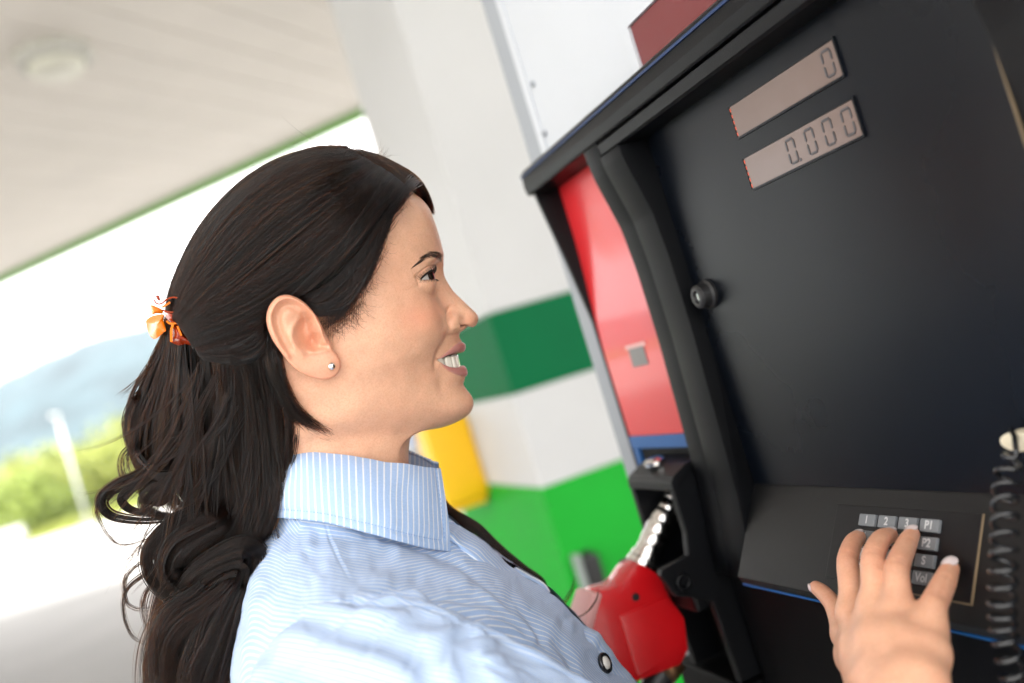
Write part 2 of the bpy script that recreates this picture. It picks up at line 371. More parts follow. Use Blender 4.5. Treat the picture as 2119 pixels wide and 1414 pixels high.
m_seg = mat('lcd segment', (.055, .05, .055), .4)
m_key = mat('grey key', (.15, .16, .17), .38, var=.06, vscale=60)
m_print = mat('white print', (.50, .50, .50), .5)
m_tan = mat('tan edge line', (.20, .145, .085), .5)
m_chrome = mat('chrome', (.75, .74, .72), .18, metal=1)
pump = empty('fuel_pump', pw([[.1, -.25, -ZC]])[0], 'black and white fuel pump with number displays, red side door and keypad tray', 'fuel pump')
UL, UR = -.221, .384                        # left end of the red bay, right end of the main panel
UE = .66                                    # the frame goes on to the right of the picture
# --- main body
MB().box(pw, (UL-.004, -.48, -1.47), (UE+.12, -.032, .90), .004).build('cabinet', m_cab, pump)
MB().box(pw, (-.273, -.48, -1.47), (UL-.0045, -.002, .95), .006).build('corner_post', m_steel, pump)
MB().box(pw, (UL-.0035, -.03, .207), (UE+.1, -.001, .80), .003).build('fascia', m_fascia, pump)
MB().box(pw, (UL-.0035, -.001, .207), (UL+.012, .0015, .80), .001).build('fascia_edge', m_fascia, pump)
V, F = disc([(.0035, -.001), (.0035, .002), (.002, .003)], 10)
for px, py in ((1103, 174), (1127, 276)):
    u, z = uz(px, py); MB().add(pw(np.column_stack([u+V[:, 0], V[:, 2], z+V[:, 1]])), F).build('rivet', m_steel, pump)
# --- maroon screen in its white rounded frame
u0, z0 = uz(1328, 110); u1, z1 = uz(1308, 51)
uu = (u0+u1)/2
def rrect(a, b, c, d, r, n=6):
    P = []
    for cx, cy, s in ((c-r, d-r, 0), (a+r, d-r, 1), (a+r, b+r, 2), (c-r, b+r, 3)):
        for i in range(n+1): q = math.pi/2*(s+i/n); P.append((cx+r*math.cos(q), cy+r*math.sin(q)))
    return P
def ring(fr, outer, inner, v0, v1):         # frame between two equal loops in (u, z), from v0 to v1
    n = len(outer); V = []
    for lp_, v in ((outer, v0), (outer, v1), (inner, v1), (inner, v0)): V += [(a, v, c) for a, c in lp_]
    F = []
    for k in range(4):
        for i in range(n): j = (i+1) % n; F.append((k*n+i, k*n+j, ((k+1) % 4)*n+j, ((k+1) % 4)*n+i))
    return fr(np.array(V)), F
sf = mesh('screen_frame', *ring(pw, rrect(uu-.012, .2075, uu+.262, .273, .010), rrect(uu, .2125, uu+.25, .2545, .002), -.001, .006), m_fascia, pump, smooth=False)
MB().box(pw, (uu+.0005, -.0005, .213), (uu+.2495, .003, .254)).build('screen', m_maroon, pump)
# --- front frame: top band, blue trim, groove, dividers
def front_v(z):                             # how far the frame stands proud at height z
    return float(np.interp(z, [-.26, -.17, -.02, .05, .095, .15, .175, .206], [.030, .020, .0146, .0146, .0175, .030, .032, .031]))
zs = np.linspace(.206, -.25, 40)
top = [(-.03, .2065), (.026, .2065), (.031, .203), (.0325, .187), (.031, .178), (.0295, .1765), (-.03, .1765)]
MB().prism(pw, [(a, b) for a, b in top], 0, UL-.010, UE, .0008).build('top_band', m_frame, pump)
MB().box(pw, (UL-.0105, .0295, .1975), (UE-.002, .0331, .2000), .0004).build('blue_trim', m_navy, pump)
sub = [(-.03, .1755), (.0265, .1755), (.0295, .1735), (.0285, .164), (.026, .162), (-.03, .162)]
MB().prism(pw, sub, 0, -.066, UE, .0006).build('inner_band', m_frame, pump)
def upright(name, ua, ub, m_, zt=.1765, zb=-.25, dv=0, step=None, back=-.03):
    z_ = np.linspace(zt, zb, 44); poly = [(front_v(z)+dv, z) for z in z_]+[(back, zb), (back, zt)]
    return MB().prism(pw, [(a, b) for a, b in poly], 0, ua, ub, .001).build(name, m_, pump, smooth='auto')
z_ = np.linspace(.1765, -.25, 44); lj = [(float(np.interp(z, [-.25, .02, .10, .1765], [.0032, .0035, .014, .026])), z) for z in z_]
MB().prism(pw, lj+[(-.03, -.25), (-.03, .1765)], 0, UL-.005, UL, .0006).build('left_jamb', m_frame, pump, smooth='auto')
upright('divider_outer', -.0712, -.041, m_div, dv=-.002)
upright('divider_inner', -.040, -.0005, m_div, zt=.1615, dv=0)
upright('divider_groove', -.042, -.039, m_cab, zt=.17, dv=-.006)
upright('right_jamb', UR-.006, UR+.045, m_frame, zt=.1615, zb=-.165, dv=-.004)
MB().box(pw, (UR-.0063, .0146-.004, -.16), (UR-.0057, .0152-.003, .09)).build('tan_edge', m_tan, pump)  # yellow-lit edge of the jamb, put in as a tan strip
upright('right_jamb_outer', UR+.051, UE, m_frame, zt=.1615, zb=-.165, dv=-.007)
MB().box(pw, (UR+.0505, .0040, -.16), (UR+.0512, .0085, .16)).build('tan_edge', m_tan, pump)  # tan strip along the outer jamb edge
# --- main panel with displays
MB().box(pw, (0, -.03, -.168), (UR+.05, 0, .1625)).build('main_panel', m_panelb, pump)
def seg_zero(u, z, w, h, th, sl=.0):         # the six lit bars of a seven-segment 0
    g_ = .0009; B = []
    hw, hh = w/2, h/2
    def bar(p, q):
        p = np.array(p); q = np.array(q); d = (q-p)/np.linalg.norm(q-p); n_ = np.array([-d[1], d[0]])*th/2; k = d*th/2
        B.append([p, p+k+n_, q-k+n_, q, q-k-n_, p+k-n_])
    bar((-hw+g_*.3, hh), (hw-g_*.3, hh)); bar((-hw+g_*.3, -hh), (hw-g_*.3, -hh))
    for s in (-1, 1): bar((s*hw, g_), (s*hw, hh-g_*.4)); bar((s*hw, -g_), (s*hw, -hh+g_*.4))
    mb = MB()
    for b_ in B: mb.prism(pw, [(u+x_+sl*y_, z+y_) for x_, y_ in b_], 1, .00095, .0013)
    return mb
def display(tl, tr, br, bl, digits, label):
    P = [uz(*p) for p in (tl, tr, br, bl)]
    ua, ub = (P[0][0]+P[3][0])/2, (P[1][0]+P[2][0])/2; za, zb = (P[2][1]+P[3][1])/2, (P[0][1]+P[1][1])/2
    d = MB().box(pw, (ua, -.001, za), (ub, .0008, zb)).build('display', m_lcd, pump); d['label'] = label
    mesh('display_frame', *ring(pw, rrect(ua-.0018, za-.0018, ub+.0018, zb+.0018, .001, 2), rrect(ua-.0001, za-.0001, ub+.0001, zb+.0001, .0005, 2), .0001, .0016), m_panelb, d)
    for k in range(5): MB().box(pw, (ua+.0002, .0009, za+.001+k*(zb-za)/5), (ua+.0011, .0012, za+(k+.72)*(zb-za)/5)).build('edge_mark', m_lcdr, d)
    h = (zb-za)
    for px, py in digits:
        u, z = uz(px, py); seg_zero(u, (za+zb)/2, h*.36, h*.70, h*.075, .03).build('digit', m_seg, d)
    return d, za, zb
d1, za, zb = display((1510, 222), (1726, 82), (1746, 155), (1530, 284), [(1718, 136)], 'upper grey number window showing 0')
d2, za, zb = display((1540, 327), (1768, 206), (1786, 278), (1559, 392), [(1641, 312), (1680, 292), (1717, 273), (1757, 251)], 'lower grey number window showing 0.000')
u, z = uz(1660, 332); MB().box(pw, (u-.0011, .0009, za+.0025), (u+.0011, .0013, za+.0047), .0002, 1).build('decimal_point', m_seg, d2)
# --- cylinder lock
u, z = uz(1468, 608)
V, F = disc([(.0135, 0), (.0135, .003), (.0115, .0045), (.0105, .012), (.0085, .0135), (.006, .0135), (.0052, .0115)], 28)
lk = mesh('lock', pw(np.column_stack([u+V[:, 0], V[:, 2]+.0002, z+V[:, 1]])), F, m_black, pump); autosmooth(lk)
MB().box(pw, (u-.0007, .0117, z-.003), (u+.0007, .0122, z+.003)).build('key_slot', m_chrome, lk)
# --- red door
zz_ = np.linspace(.176, -.116, 40); rp_ = [(-.03, .1760)]+[(-.004+.0065*float(smooth01(np.array(z), .13, -.03)) if False else -.004+.0065*float(smooth01(np.array(.13-z), 0, .16)), z) for z in zz_]+[(-.03, -.116)]
door = MB().prism(pw, rp_, 0, UL+.0005, -.0717).build('side_door', m_red, pump); autosmooth(door, 30)
u, z = uz(1322, 738, .003); MB().box(pw, (u-.019, .002, z-.010), (u+.016, .0034, z+.010), .0005).build('small_screen', mat('small grey screen', (.16, .15, .15), .3), door)
u, z = uz(1316, 716, .003); MB().box(pw, (u-.025, .0026, z-.0022), (u+.021, .0031, z+.0026)).build('print_strip', mat('pale print', (.72, .40, .38), .5), door)
MB().box(pw, (UL+.0005, -.03, -.1305), (-.0717, .004, -.1165), .001).build('blue_strip', m_blue, pump)
MB().box(pw, (UL+.0005, -.03, -.25), (UL+.012, .003, -.131), .001).build('blue_side', m_blue, pump)
MB().box(pw, (UL+.0125, -.03, -.60), (-.0717, .0, -.131), .002).build('bay_back', m_cab, pump)
# --- keypad tray
VT, Z0, Z1 = .045, -.1675, -.2385
tn = np.array([Z0-Z1, VT]); TLEN = math.hypot(*tn); tdir = np.array([VT, Z1-Z0])/TLEN; tnor = np.array([-tdir[1], tdir[0]])   # (v, z)
def tw(v):                                  # tray frame: (u, t down the slope, h off the slope)
    v = np.asarray(v, float); return pw(np.column_stack([v[:, 0], v[:, 1]*tdir[0]+v[:, 2]*tnor[0], Z0+v[:, 1]*tdir[1]+v[:, 2]*tnor[1]]))
def tp(px, py, h=0.0):                      # where a photo point meets the tray slope
    p0 = tw([[0, 0, h]])[0]; n = tnor[0]*e_v+tnor[1]*np.array([0, 0, 1]); d = ray(px, py); p = CAM+d*(np.dot(p0-CAM, n)/np.dot(d, n))
    q = p-p0; td = tdir[0]*e_v+tdir[1]*np.array([0, 0, 1]); return float(np.dot(p-O0, e_u)), float(np.dot(q, td))
MB().prism(pw, [(.0005, Z0), (VT, Z1), (VT-.003, Z1-.007), (-.03, Z1-.007), (-.03, Z0)], 0, -.0002, UE, .0012).build('tray', m_tray, pump)
MB().box(pw, (.0, -.03, Z1-.0092), (UE, VT-.0028, Z1-.0073), .0004).build('tray_trim', m_blue, pump)
MB().box(pw, (-.0715, -.031, -1.40), (UE, .012, Z1-.011), .003).build('lower_door', m_cab, pump)
MB().box(pw, (UL+.0125, -.03, -1.40), (-.0725, .034, -.362), .003).build('lower_skirt', m_cab, pump)
a = tp(1735, 1046); b_ = tp(2036, 1062); c = tp(2010, 1250)
ka, kb, ta, tb = a[0], (b_[0]+c[0])/2, (a[1]+b_[1])/2, c[1]
kp = MB().box(tw, (ka, ta, -.002), (kb, tb, .0012), .0005).build('keypad', m_plate, pump)
MB().box(tw, (kb+.0002, ta, -.001), (kb+.0014, tb, .0008)).build('tan_edge', m_tan, kp)  # tan strip down the right edge of the plate
MB().box(tw, (kb-.075, tb+.0002, -.001), (kb+.0014, tb+.0011, .0008)).build('tan_edge', m_tan, kp)  # tan strip along the lower edge of the plate
cu = [tp(x, y)[0] for x, y in ((1801, 1081), (1842, 1085), (1887, 1087), (1931, 1090))]; tr_ = [tp(x, y)[1] for x, y in ((1931, 1090), (1926, 1127), (1919, 1163), (1911, 1198))]
cu = np.linspace(cu[0], cu[3], 4); KW, KH = (cu[1]-cu[0])*.42, (tr_[1]-tr_[0])*.37
names = [['1', '2', '3', 'P1'], ['4', '5', '6', 'P2'], ['7', '8', '9', 'S'], ['C', '0', 'E', 'Vol']]
k0 = None; GL = {}
for r_ in range(4):
    for q in range(4):
        if k0 is None: k0 = MB().box(tw, (cu[0]-KW, tr_[0]-KH, .0005), (cu[0]+KW, tr_[0]+KH, .0036), .0008).build('key', m_key, pump); k = k0
        else:
            k = k0.copy(); k.location = Vector(tw([[cu[q], tr_[r_], 0]])[0]-tw([[cu[0], tr_[0], 0]])[0]); COL.objects.link(k)
        if names[r_][q] not in GL:
            tx = bpy.data.curves.new('print', 'FONT'); tx.body = names[r_][q]; tx.size = .0080; tx.align_x = 'CENTER'; tx.align_y = 'CENTER'; tx.offset = .0002
            o = bpy.data.objects.new('print', tx); me = o.to_mesh(); V = np.array([v.co[:] for v in me.vertices]); F = [list(f.vertices) for f in me.polygons]
            o.to_mesh_clear(); bpy.data.objects.remove(o); bpy.data.curves.remove(tx); GL[names[r_][q]] = (V, F)
        V, F = GL[names[r_][q]]
        mesh('print', tw(np.column_stack([cu[q]+V[:, 0], tr_[r_]-V[:, 1], np.full(len(V), .0038)])), F, m_print, k)
# --- nozzle boot: a hooded scoop in the bay below the red door
UB0, UB1 = -.176, -.078
hood = [(0, -.138), (.020, -.142), (.037, -.150), (.041, -.155), (.0415, -.163), (.037, -.165), (.033, -.160), (.018, -.152), (0, -.150)]
boot = MB().prism(pw, hood, 0, UB0, UB1, .001).build('nozzle_boot', m_frame, pump)
cheek = [(0, -.1405), (.036, -.152), (.041, -.160), (.041, -.205), (.046, -.226), (.078, -.230), (.080, -.235), (.072, -.258), (.050, -.268), (.036, -.277), (.032, -.36), (0, -.36)]
MB().prism(pw, cheek, 0, UB1-.010, UB1-.0005, .0015).build('cheek', m_frame, boot); MB().prism(pw, cheek, 0, UB0+.0005, UB0+.010, .0015).build('cheek', m_frame, boot)
MB().box(pw, (UB0+.012, .001, -.285), (UB1-.011, .050, -.248), .004).build('cradle', m_frame, boot)
u, z = UB1-.004, -.248
ringp = np.array([[u+.0045, .060+.0065*math.cos(q), z+.0065*math.sin(q)] for q in np.linspace(0, 2*math.pi, 20, endpoint=False)])
MB().tube(pw(ringp), .0026, 8, closed=True).build('lock_eye', m_frame, boot, smooth=True)
u, z = uz(1358, 966, .022); V, F = disc([(.012, 0), (.012, .004), (.008, .007)], 16)
MB().add(pw(np.column_stack([u+V[:, 0], .022+V[:, 1], -.1425+V[:, 2]])), F).build('boot_screw', m_chrome, boot)

# ================================================================== nozzle
UN = -.150
def nzp(px, py): v, z = vz(px, py, UN); return np.array([v, z])
m_nred = mat('glossy red nozzle cover', (.55, .006, .010), .22, coat=.3, var=.08, vscale=25)
m_npale = mat('pale pink highlight', (.70, .36, .34), .5)
m_brass = mat('old bronze', (.22, .12, .06), .35, metal=.8)
noz = empty('fuel_nozzle', pw([[UN, *nzp(1330, 1165)]])[0], 'red fuel nozzle with chrome ribbed spout hanging in the pump boot', 'nozzle')
ax = spline([nzp(1408, 990), nzp(1392, 1038), nzp(1366, 1085), nzp(1346, 1128), nzp(1330, 1165)], 120)
dd = np.concatenate([[0], np.cumsum(np.linalg.norm(np.diff(ax, axis=0), axis=1))]); tt = dd/dd[-1]
rad = .0124+.0009*np.abs(np.sin(tt*math.pi*7.5))**.6*(tt > .12)
P3 = pw(np.column_stack([np.full(120, UN), ax])); MB().tube(P3, rad, 24).build('spout', m_chrome, noz, smooth=True)
c0, c1 = nzp(1338, 1148), nzp(1322, 1178)
for a_, r_ in ((0, .0158), (.45, .0168)):
    q0 = c0+(c1-c0)*a_; q1 = c0+(c1-c0)*(a_+.42); MB().tube(pw([[UN, *q0], [UN, *(q0*.9+q1*.1)], [UN, *(q0*.1+q1*.9)], [UN, *q1]]), [r_-.001, r_, r_, r_-.001], 24).build('collar', m_chrome, noz, smooth='auto')
def slab(pts, half, name, m_, parent, bev=.006, u0=UN):
    P = [nzp(*p) for p in pts]; return MB().prism(pw, P, 0, u0-half, u0+half, bev).build(name, m_, parent, smooth='auto')
body = [(1308, 1158), (1352, 1186), (1364, 1222), (1398, 1270), (1407, 1340), (1392, 1372), (1302, 1404), (1268, 1420), (1205, 1400), (1192, 1310), (1204, 1250), (1222, 1216), (1266, 1206), (1290, 1172)]
nb = slab(body, .021, 'body', m_nred, noz, .008)
slab([(1208, 1222), (1230, 1222), (1216, 1270), (1202, 1330), (1188, 1330), (1196, 1262)], .0225, 'pale_highlight', m_npale, noz, .004)  # highlight on the nozzle's left face, put in as a pale pink slab
slab([(1262, 1268), (1360, 1228), (1394, 1272), (1402, 1338), (1300, 1392)], .0228, 'guard_plate', m_nred, noz, .002)
V, F = disc([(.004, 0), (.004, .002)], 12); q = nzp(1296, 1230); MB().add(pw(np.column_stack([UN+.0205+V[:, 2], q[0]+V[:, 0], q[1]+V[:, 1]])), F).build('screw', m_black, nb)
hs = spline([nzp(1384, 1374), nzp(1366, 1398), nzp(1352, 1440), nzp(1372, 1520), nzp(1420, 1640)], 40)
MB().tube(pw(np.column_stack([np.full(40, UN), hs])), .015, 16).build('hose', m_black, noz, smooth=True)
MB().tube(pw([[UN, *nzp(1392, 1362)], [UN, *nzp(1368, 1394)]]), .0165, 16).build('swivel', m_brass, noz, smooth=True)
tg = spline([nzp(1300, 1400), nzp(1322, 1388), nzp(1342, 1380), nzp(1362, 1384)], 24); MB().tube(pw(np.column_stack([np.full(24, UN), tg])), .007, 10).build('trigger', m_black, noz, smooth=True)

# ================================================================== coiled cord
m_cord = mat('black cord rubber', (.006, .007, .009), .22, coat=.5)
pts = [(2108, 925), (2090, 960), (2082, 1010), (2080, 1060), (2079, 1110), (2077, 1160), (2075, 1210), (2074, 1260), (2076, 1300), (2084, 1345), (2096, 1400), (2110, 1460), (2130, 1540)]
def cw(px, py, v): u, z = uz(px, py, v); return pw([[u, v, z]])[0]
vv = [.02, .022, .03, .042, .052, .06, .064, .066, .068, .07, .07, .07, .07]
ctr = spline([cw(x, y, v) for (x, y), v in zip(pts, vv)], 900)
T = np.gradient(ctr, axis=0); T /= np.linalg.norm(T, axis=1)[:, None]; s = np.linspace(0, 1, 900)
N1 = np.cross(T, e_v); N1 /= np.linalg.norm(N1, axis=1)[:, None]; N2 = np.cross(T, N1)
rr = .0064*smooth01(s, .02, .08); ph = 2*math.pi*18*(s**1.06)
hel = ctr+rr[:, None]*(np.cos(ph)[:, None]*N1+np.sin(ph)[:, None]*N2)
cord = MB().tube(np.vstack([[cw(2092, 888, .004)], [cw(2100, 905, .012)], hel[20:]]), .0017, 8).build('coiled_cord', m_cord, None, smooth=True)
tag(cord, 'black coiled cord hanging down the right side of the keypad tray', 'cord')
pgp = cw(2112, 905, .004)
V, F = disc([(.001, -.004), (.011, -.004), (.011, .004), (.001, .005)], 18)
# cable grommet in the panel
u, z = uz(2126, 906, 0); gm = mesh('grommet', pw(np.column_stack([u+V[:, 0]*1.15, .0005+V[:, 2]+.004, z+V[:, 1]*.55])), F, mat('cream rubber', (.62, .56, .42), .5), pump)
# ================================================================== the woman
# her profile plane: p = profile pixel of the photo put on a plane 0.75 m away, lat = metres off that plane towards the camera
HN = -ray(800, 640); HN /= np.linalg.norm(HN); HP0 = at(800, 640, .745)
HA = CR-HN*np.dot(CR, HN); HA /= np.linalg.norm(HA); HB = np.cross(HN, HA)
if np.dot(HB, CU) < 0: HB = -HB
def hab(px, py, lat):                       # photo point at offset lat -> plane coordinates (a right, b up)
    d = ray(px, py); o = HP0+np.asarray(lat)[..., None]*HN; s = ((o-CAM)*HN).sum(-1)/(d*HN).sum(-1); p = CAM+d*s[..., None]-o
    return (p*HA).sum(-1), (p*HB).sum(-1)
def hw(px, py, lat):
    px, py, lat = np.broadcast_arrays(*[np.asarray(q, float) for q in (px, py, lat)]); a, b = hab(px, py, lat); return HP0+a[..., None]*HA+b[..., None]*HB+lat[..., None]*HN
def hmirror(P): d = ((P-HP0)*HN).sum(-1); return P-2*d[..., None]*HN
KPX = .745/FPX                              # metres per photo pixel on the plane
person = empty('person', hw(700, 1500, 0), 'smiling woman in blue striped shirt with half-up wavy dark hair pressing a keypad button', 'person')

def skin(name, base, blush=True):
    m = bpy.data.materials.new(name); m.use_nodes = True; t = m.node_tree; b = t.nodes['Principled BSDF']; N = t.nodes.new; K = t.links.new
    b.inputs['Roughness'].default_value = .46; b.inputs['Subsurface Weight'].default_value = .28; b.inputs['Subsurface Radius'].default_value = (.9, .35, .2); b.inputs['Subsurface Scale'].default_value = .0028
    b.inputs['Specular IOR Level'].default_value = .42
    g = N('ShaderNodeNewGeometry')
    def noise(sc, det=4, r_=.6):
        n = N('ShaderNodeTexNoise'); n.inputs['Scale'].default_value = sc; n.inputs['Detail'].default_value = det; n.inputs['Roughness'].default_value = r_; K(g.outputs['Position'], n.inputs['Vector']); return n
    def mix(fac, A, B, mode='MIX'):
        x = N('ShaderNodeMix'); x.data_type = 'RGBA'; x.blend_type = mode
        for s, v in (('Factor', fac), ('A', A), ('B', B)):
            if isinstance(v, (int, float)): x.inputs[s].default_value = v
            elif isinstance(v, tuple): x.inputs[s].default_value = (*v, 1)
            else: K(v, x.inputs[s])
        return x.outputs['Result']
    def attr(nm):
        a = N('ShaderNodeAttribute'); a.attribute_name = nm; return a.outputs['Fac']
    def rng_(src, a, b_, c, d):
        r = N('ShaderNodeMapRange'); K(src, r.inputs[0]); r.inputs[1].default_value = a; r.inputs[2].default_value = b_; r.inputs[3].default_value = c; r.inputs[4].default_value = d; return r.outputs[0]
    c = mix(rng_(noise(60).outputs['Fac'], .35, .65, 0, 1), tuple(q*.93 for q in base), tuple(min(1, q*1.08) for q in base))
    c = mix(rng_(noise(700, 3).outputs['Fac'], .42, .70, 0, .45), c, (base[0]*.80, base[1]*.66, base[2]*.58))
    c = mix(rng_(noise(22, 3).outputs['Fac'], .45, .72, 0, .25), c, (base[0]*1.0, base[1]*.80, base[2]*.74))
    if blush:
        c = mix(attr('blush'), c, (base[0]*1.0, base[1]*.66, base[2]*.62))
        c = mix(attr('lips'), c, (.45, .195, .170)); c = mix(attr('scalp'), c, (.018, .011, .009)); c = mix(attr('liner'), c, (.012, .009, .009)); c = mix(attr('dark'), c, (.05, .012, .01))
        K(rng_(attr('lips'), 0, 1, .46, .30), b.inputs['Roughness'])
    K(c, b.inputs['Base Color'])
    bp = N('ShaderNodeBump'); bp.inputs['Strength'].default_value = .18; bp.inputs['Distance'].default_value = .0006
    v = N('ShaderNodeTexVoronoi'); v.inputs['Scale'].default_value = 1500; K(g.outputs['Position'], v.inputs['Vector'])
    ad = N('ShaderNodeMath'); ad.operation = 'ADD'; K(v.outputs['Distance'], ad.inputs[0]); K(noise(420, 3).outputs['Fac'], ad.inputs[1]); K(ad.outputs[0], bp.inputs['Height']); K(bp.outputs[0], b.inputs['Normal'])
    return m
m_skin = skin('skin', (.70, .405, .268))

# ---- control rows of the half head: each (x, y) is a profile-photo pixel; the columns run from the midline round to the back
# front columns given as (x, lat mm); y = y0 + slope*(x0-x) + dy
ROWS = []
def row(y0, cols, slope=.33):
    x0 = cols[0][0]; ROWS.append([(c[0], y0+slope*(x0-c[0])+(c[2] if len(c) > 2 else 0), c[1]) for c in cols])
#        c0          c1          c2          c3          c4          c5          c6          c7         c8         c9         c10
row(352, [(690, 0), (688, 8), (684, 15), (680, 22), (672, 29), (664, 36), (650, 42), (620, 46), (560, 44), (540, 30), (520, 0)], .25)
row(368, [(790, 0), (788, 10), (782, 20), (772, 29), (760, 37), (742, 44), (710, 52), (660, 58), (570, 58), (490, 42), (440, 0)], .25)
row(396, [(852, 0), (849, 11), (842, 21), (830, 31), (814, 40), (790, 49), (750, 58), (680, 65), (580, 66), (470, 48), (410, 0)], .25)
row(425, [(884, 0), (881, 11), (874, 21), (862, 31), (846, 41), (820, 51), (776, 60), (690, 67), (580, 69), (456, 52), (390, 0)], .28)
row(455, [(898, 0), (895, 11), (889, 21), (878, 31), (860, 41), (832, 52), (784, 61), (694, 68), (580, 71), (450, 54), (380, 0)], .30)
row(485, [(908, 0), (905, 11), (899, 21), (888, 31), (870, 42), (839, 53), (788, 62), (696, 69), (580, 72), (450, 55), (380, 0)], .31)
row(510, [(914.5, 0), (912, 11), (906, 20), (896, 30), (878, 41), (844, 52.5), (790, 62), (696, 69.5), (580, 72), (450, 56), (372, 0)])
row(530, [(917.5, 0), (915, 9), (909, 18), (900, 29), (882, 41), (846, 52.5), (790, 62), (696, 70), (580, 72), (455, 56), (376, 0)])
row(546, [(918, 0), (914.5, 6.5), (902, 15), (895, 31), (878, 42.5), (842, 53), (788, 62), (694, 70), (580, 72), (460, 56), (382, 0)])
row(558, [(917.5, 0), (913, 6), (899, 14), (892, 31), (874, 43.5), (838, 53.5), (786, 62.5), (692, 70), (580, 72), (465, 55), (390, 0)])
row(572, [(920, 0), (914, 6), (898, 14.5), (891, 31), (872, 44), (836, 54), (785, 63), (690, 70), (580, 72), (470, 55), (400, 0)])
row(586, [(927, 0), (919, 6.3), (900, 15), (892, 31), (873, 44), (837, 54.5), (785, 64), (690, 70), (580, 71), (478, 54), (410, 0)])
row(603, [(938.5, 0), (929, 7), (907, 16), (896, 31), (878, 43.5), (840, 55), (786, 65), (690, 70), (580, 71), (486, 53), (420, 0)])
row(620, [(955.5, 0), (945, 7.5), (918, 15.5), (903, 29), (884, 42.5), (844, 56), (786, 65.5), (690, 70), (582, 70), (495, 52), (430, 0)])
row(636, [(972.5, 0), (963, 7.5), (933, 14.5), (911, 28.5), (892, 42.5), (848, 56), (786, 65.5), (690, 69.5), (584, 70), (505, 50), (440, 0)])
row(648, [(985, 0), (977, 7.5), (946, 15.3), (917, 28), (897, 42.5), (850, 56), (785, 65), (688, 69), (586, 69), (512, 49), (448, 0)])
row(658, [(989.6, 0), (981, 8), (952, 16.2), (920, 28), (899, 42), (850, 56), (784, 64.5), (686, 68.5), (588, 68), (518, 48), (455, 0)])
row(667, [(988.3, 0), (980, 8), (954, 16.2), (922, 28), (899, 42), (849, 55.5), (782, 64), (684, 68), (590, 67), (523, 47), (462, 0)], .30)
row(675.5, [(983, 0), (975, 7.4), (952, 15), (922, 27), (898, 42), (847, 55.5), (780, 63.5), (682, 67.5), (592, 66), (528, 46), (468, 0)], .26)
row(681, [(971, 0), (965, 6), (945, 13.4), (921, 26), (897, 41.5), (846, 55), (778, 63), (680, 67), (593, 65), (532, 45), (474, 0)], .24)
row(686, [(955.5, 0), (951.5, 6), (941, 13.5), (921, 25.5), (896, 41), (845, 55), (777, 63), (680, 67), (594, 65), (534, 45), (476, 0)], .26)
row(694, [(950.5, 0), (949.3, 6), (940, 14), (921, 25.5), (895, 41), (844, 54.5), (775, 62.5), (678, 66), (596, 64), (538, 44), (480, 0)], .30)
row(703, [(952.8, 0), (951.3, 6), (941, 14.5), (920, 25), (892, 40), (841, 53.5), (772, 61.5), (676, 65.5), (598, 63), (541, 43), (484, 0)])
row(711, [(958.2, 0), (955.5, 6), (943, 15, 1), (919, 25, 0), (889, 39), (838, 53), (770, 61), (675, 65), (599, 62), (544, 42), (488, 0)])
row(720, [(959.5, 0), (956.5, 6), (943, 15, 2), (917, 25.5, 1), (887, 38.5), (835, 52), (767, 60.5), (674, 64), (600, 61), (547, 42), (492, 0)])
row(731, [(955.5, 0), (952.5, 6.5), (939, 15.5, 0), (914, 26, -2), (885, 38), (832, 51.5), (764, 60), (672, 63), (601, 60), (550, 41), (496, 0)])
row(744, [(953.5, 0), (951, 6.5), (938, 15.5), (912.5, 26, -6), (884, 37.5), (829, 51), (761, 59), (671, 62), (602, 59), (552, 41), (500, 0)])
row(758, [(959, 0), (955.5, 6.5), (941, 15.5, -2), (912.5, 26, -9), (884, 37.5, -1), (827, 50.5), (758, 58.5), (670, 61), (603, 58), (554, 40), (504, 0)])
row(771, [(963.8, 0), (960, 7), (944, 16, -2), (914, 26.5, -6), (885, 37.5), (825, 50), (754, 58), (669, 60), (604, 57), (556, 40), (508, 0)])
row(784, [(962, 0), (958.5, 7), (944, 16, 0), (917, 26.5, -2), (887, 37), (823, 49.5), (750, 57), (668, 59), (605, 56), (558, 39), (512, 0)])
row(796, [(959.3, 0), (957, 7), (945, 16), (921, 26), (889, 36.5), (822, 49), (746, 56), (667, 58), (606, 55), (560, 39), (516, 0)], .32)
row(808, [(967, 0), (964.5, 7), (951, 16), (925, 25.5), (891, 35.5), (822, 48), (742, 55), (666, 57), (607, 55), (561, 38), (520, 0)], .30)
row(822, [(977, 0), (974.5, 7), (960, 15.5), (930, 25), (892, 34.5), (822, 46.5), (738, 54), (664, 56), (608, 54), (562, 38), (524, 0)], .27)
row(838, [(979.6, 0), (976.5, 7), (962, 15), (932, 24), (892, 33), (822, 45), (734, 52.5), (660, 55), (608, 54), (562, 38), (528, 0)], .23)
row(853, [(974, 0), (970.5, 6.5), (956, 13.5), (928, 22), (889, 31), (820, 43), (730, 51), (656, 54), (608, 53), (562, 38), (530, 0)], .17)
row(866, [(959, 0), (955, 6), (942, 12), (918, 20), (884, 29), (816, 41), (726, 49.5), (654, 53.5), (608, 53), (562, 38), (531, 0)], .10)
row(877, [(938, 0), (935, 6), (926, 11), (908, 18.5), (878, 27), (812, 39), (724, 48), (652, 53), (606, 53), (562, 38), (532, 0)], .05)
row(885.5, [(912, 0), (910, 6), (904, 11), (892, 18), (868, 26), (806, 37), (722, 47), (652, 52.5), (606, 52), (562, 38), (532, 0)], .03)
row(892, [(876, 0), (875, 7), (870, 13), (862, 19.5), (845, 27), (796, 37), (720, 47), (652, 52), (606, 52), (562, 38), (532, 0)], .04)
row(902, [(853, 0), (852, 8), (848, 15), (841, 22), (826, 29.5), (784, 39), (718, 47.5), (654, 52), (606, 51), (562, 37), (530, 0)], .06)
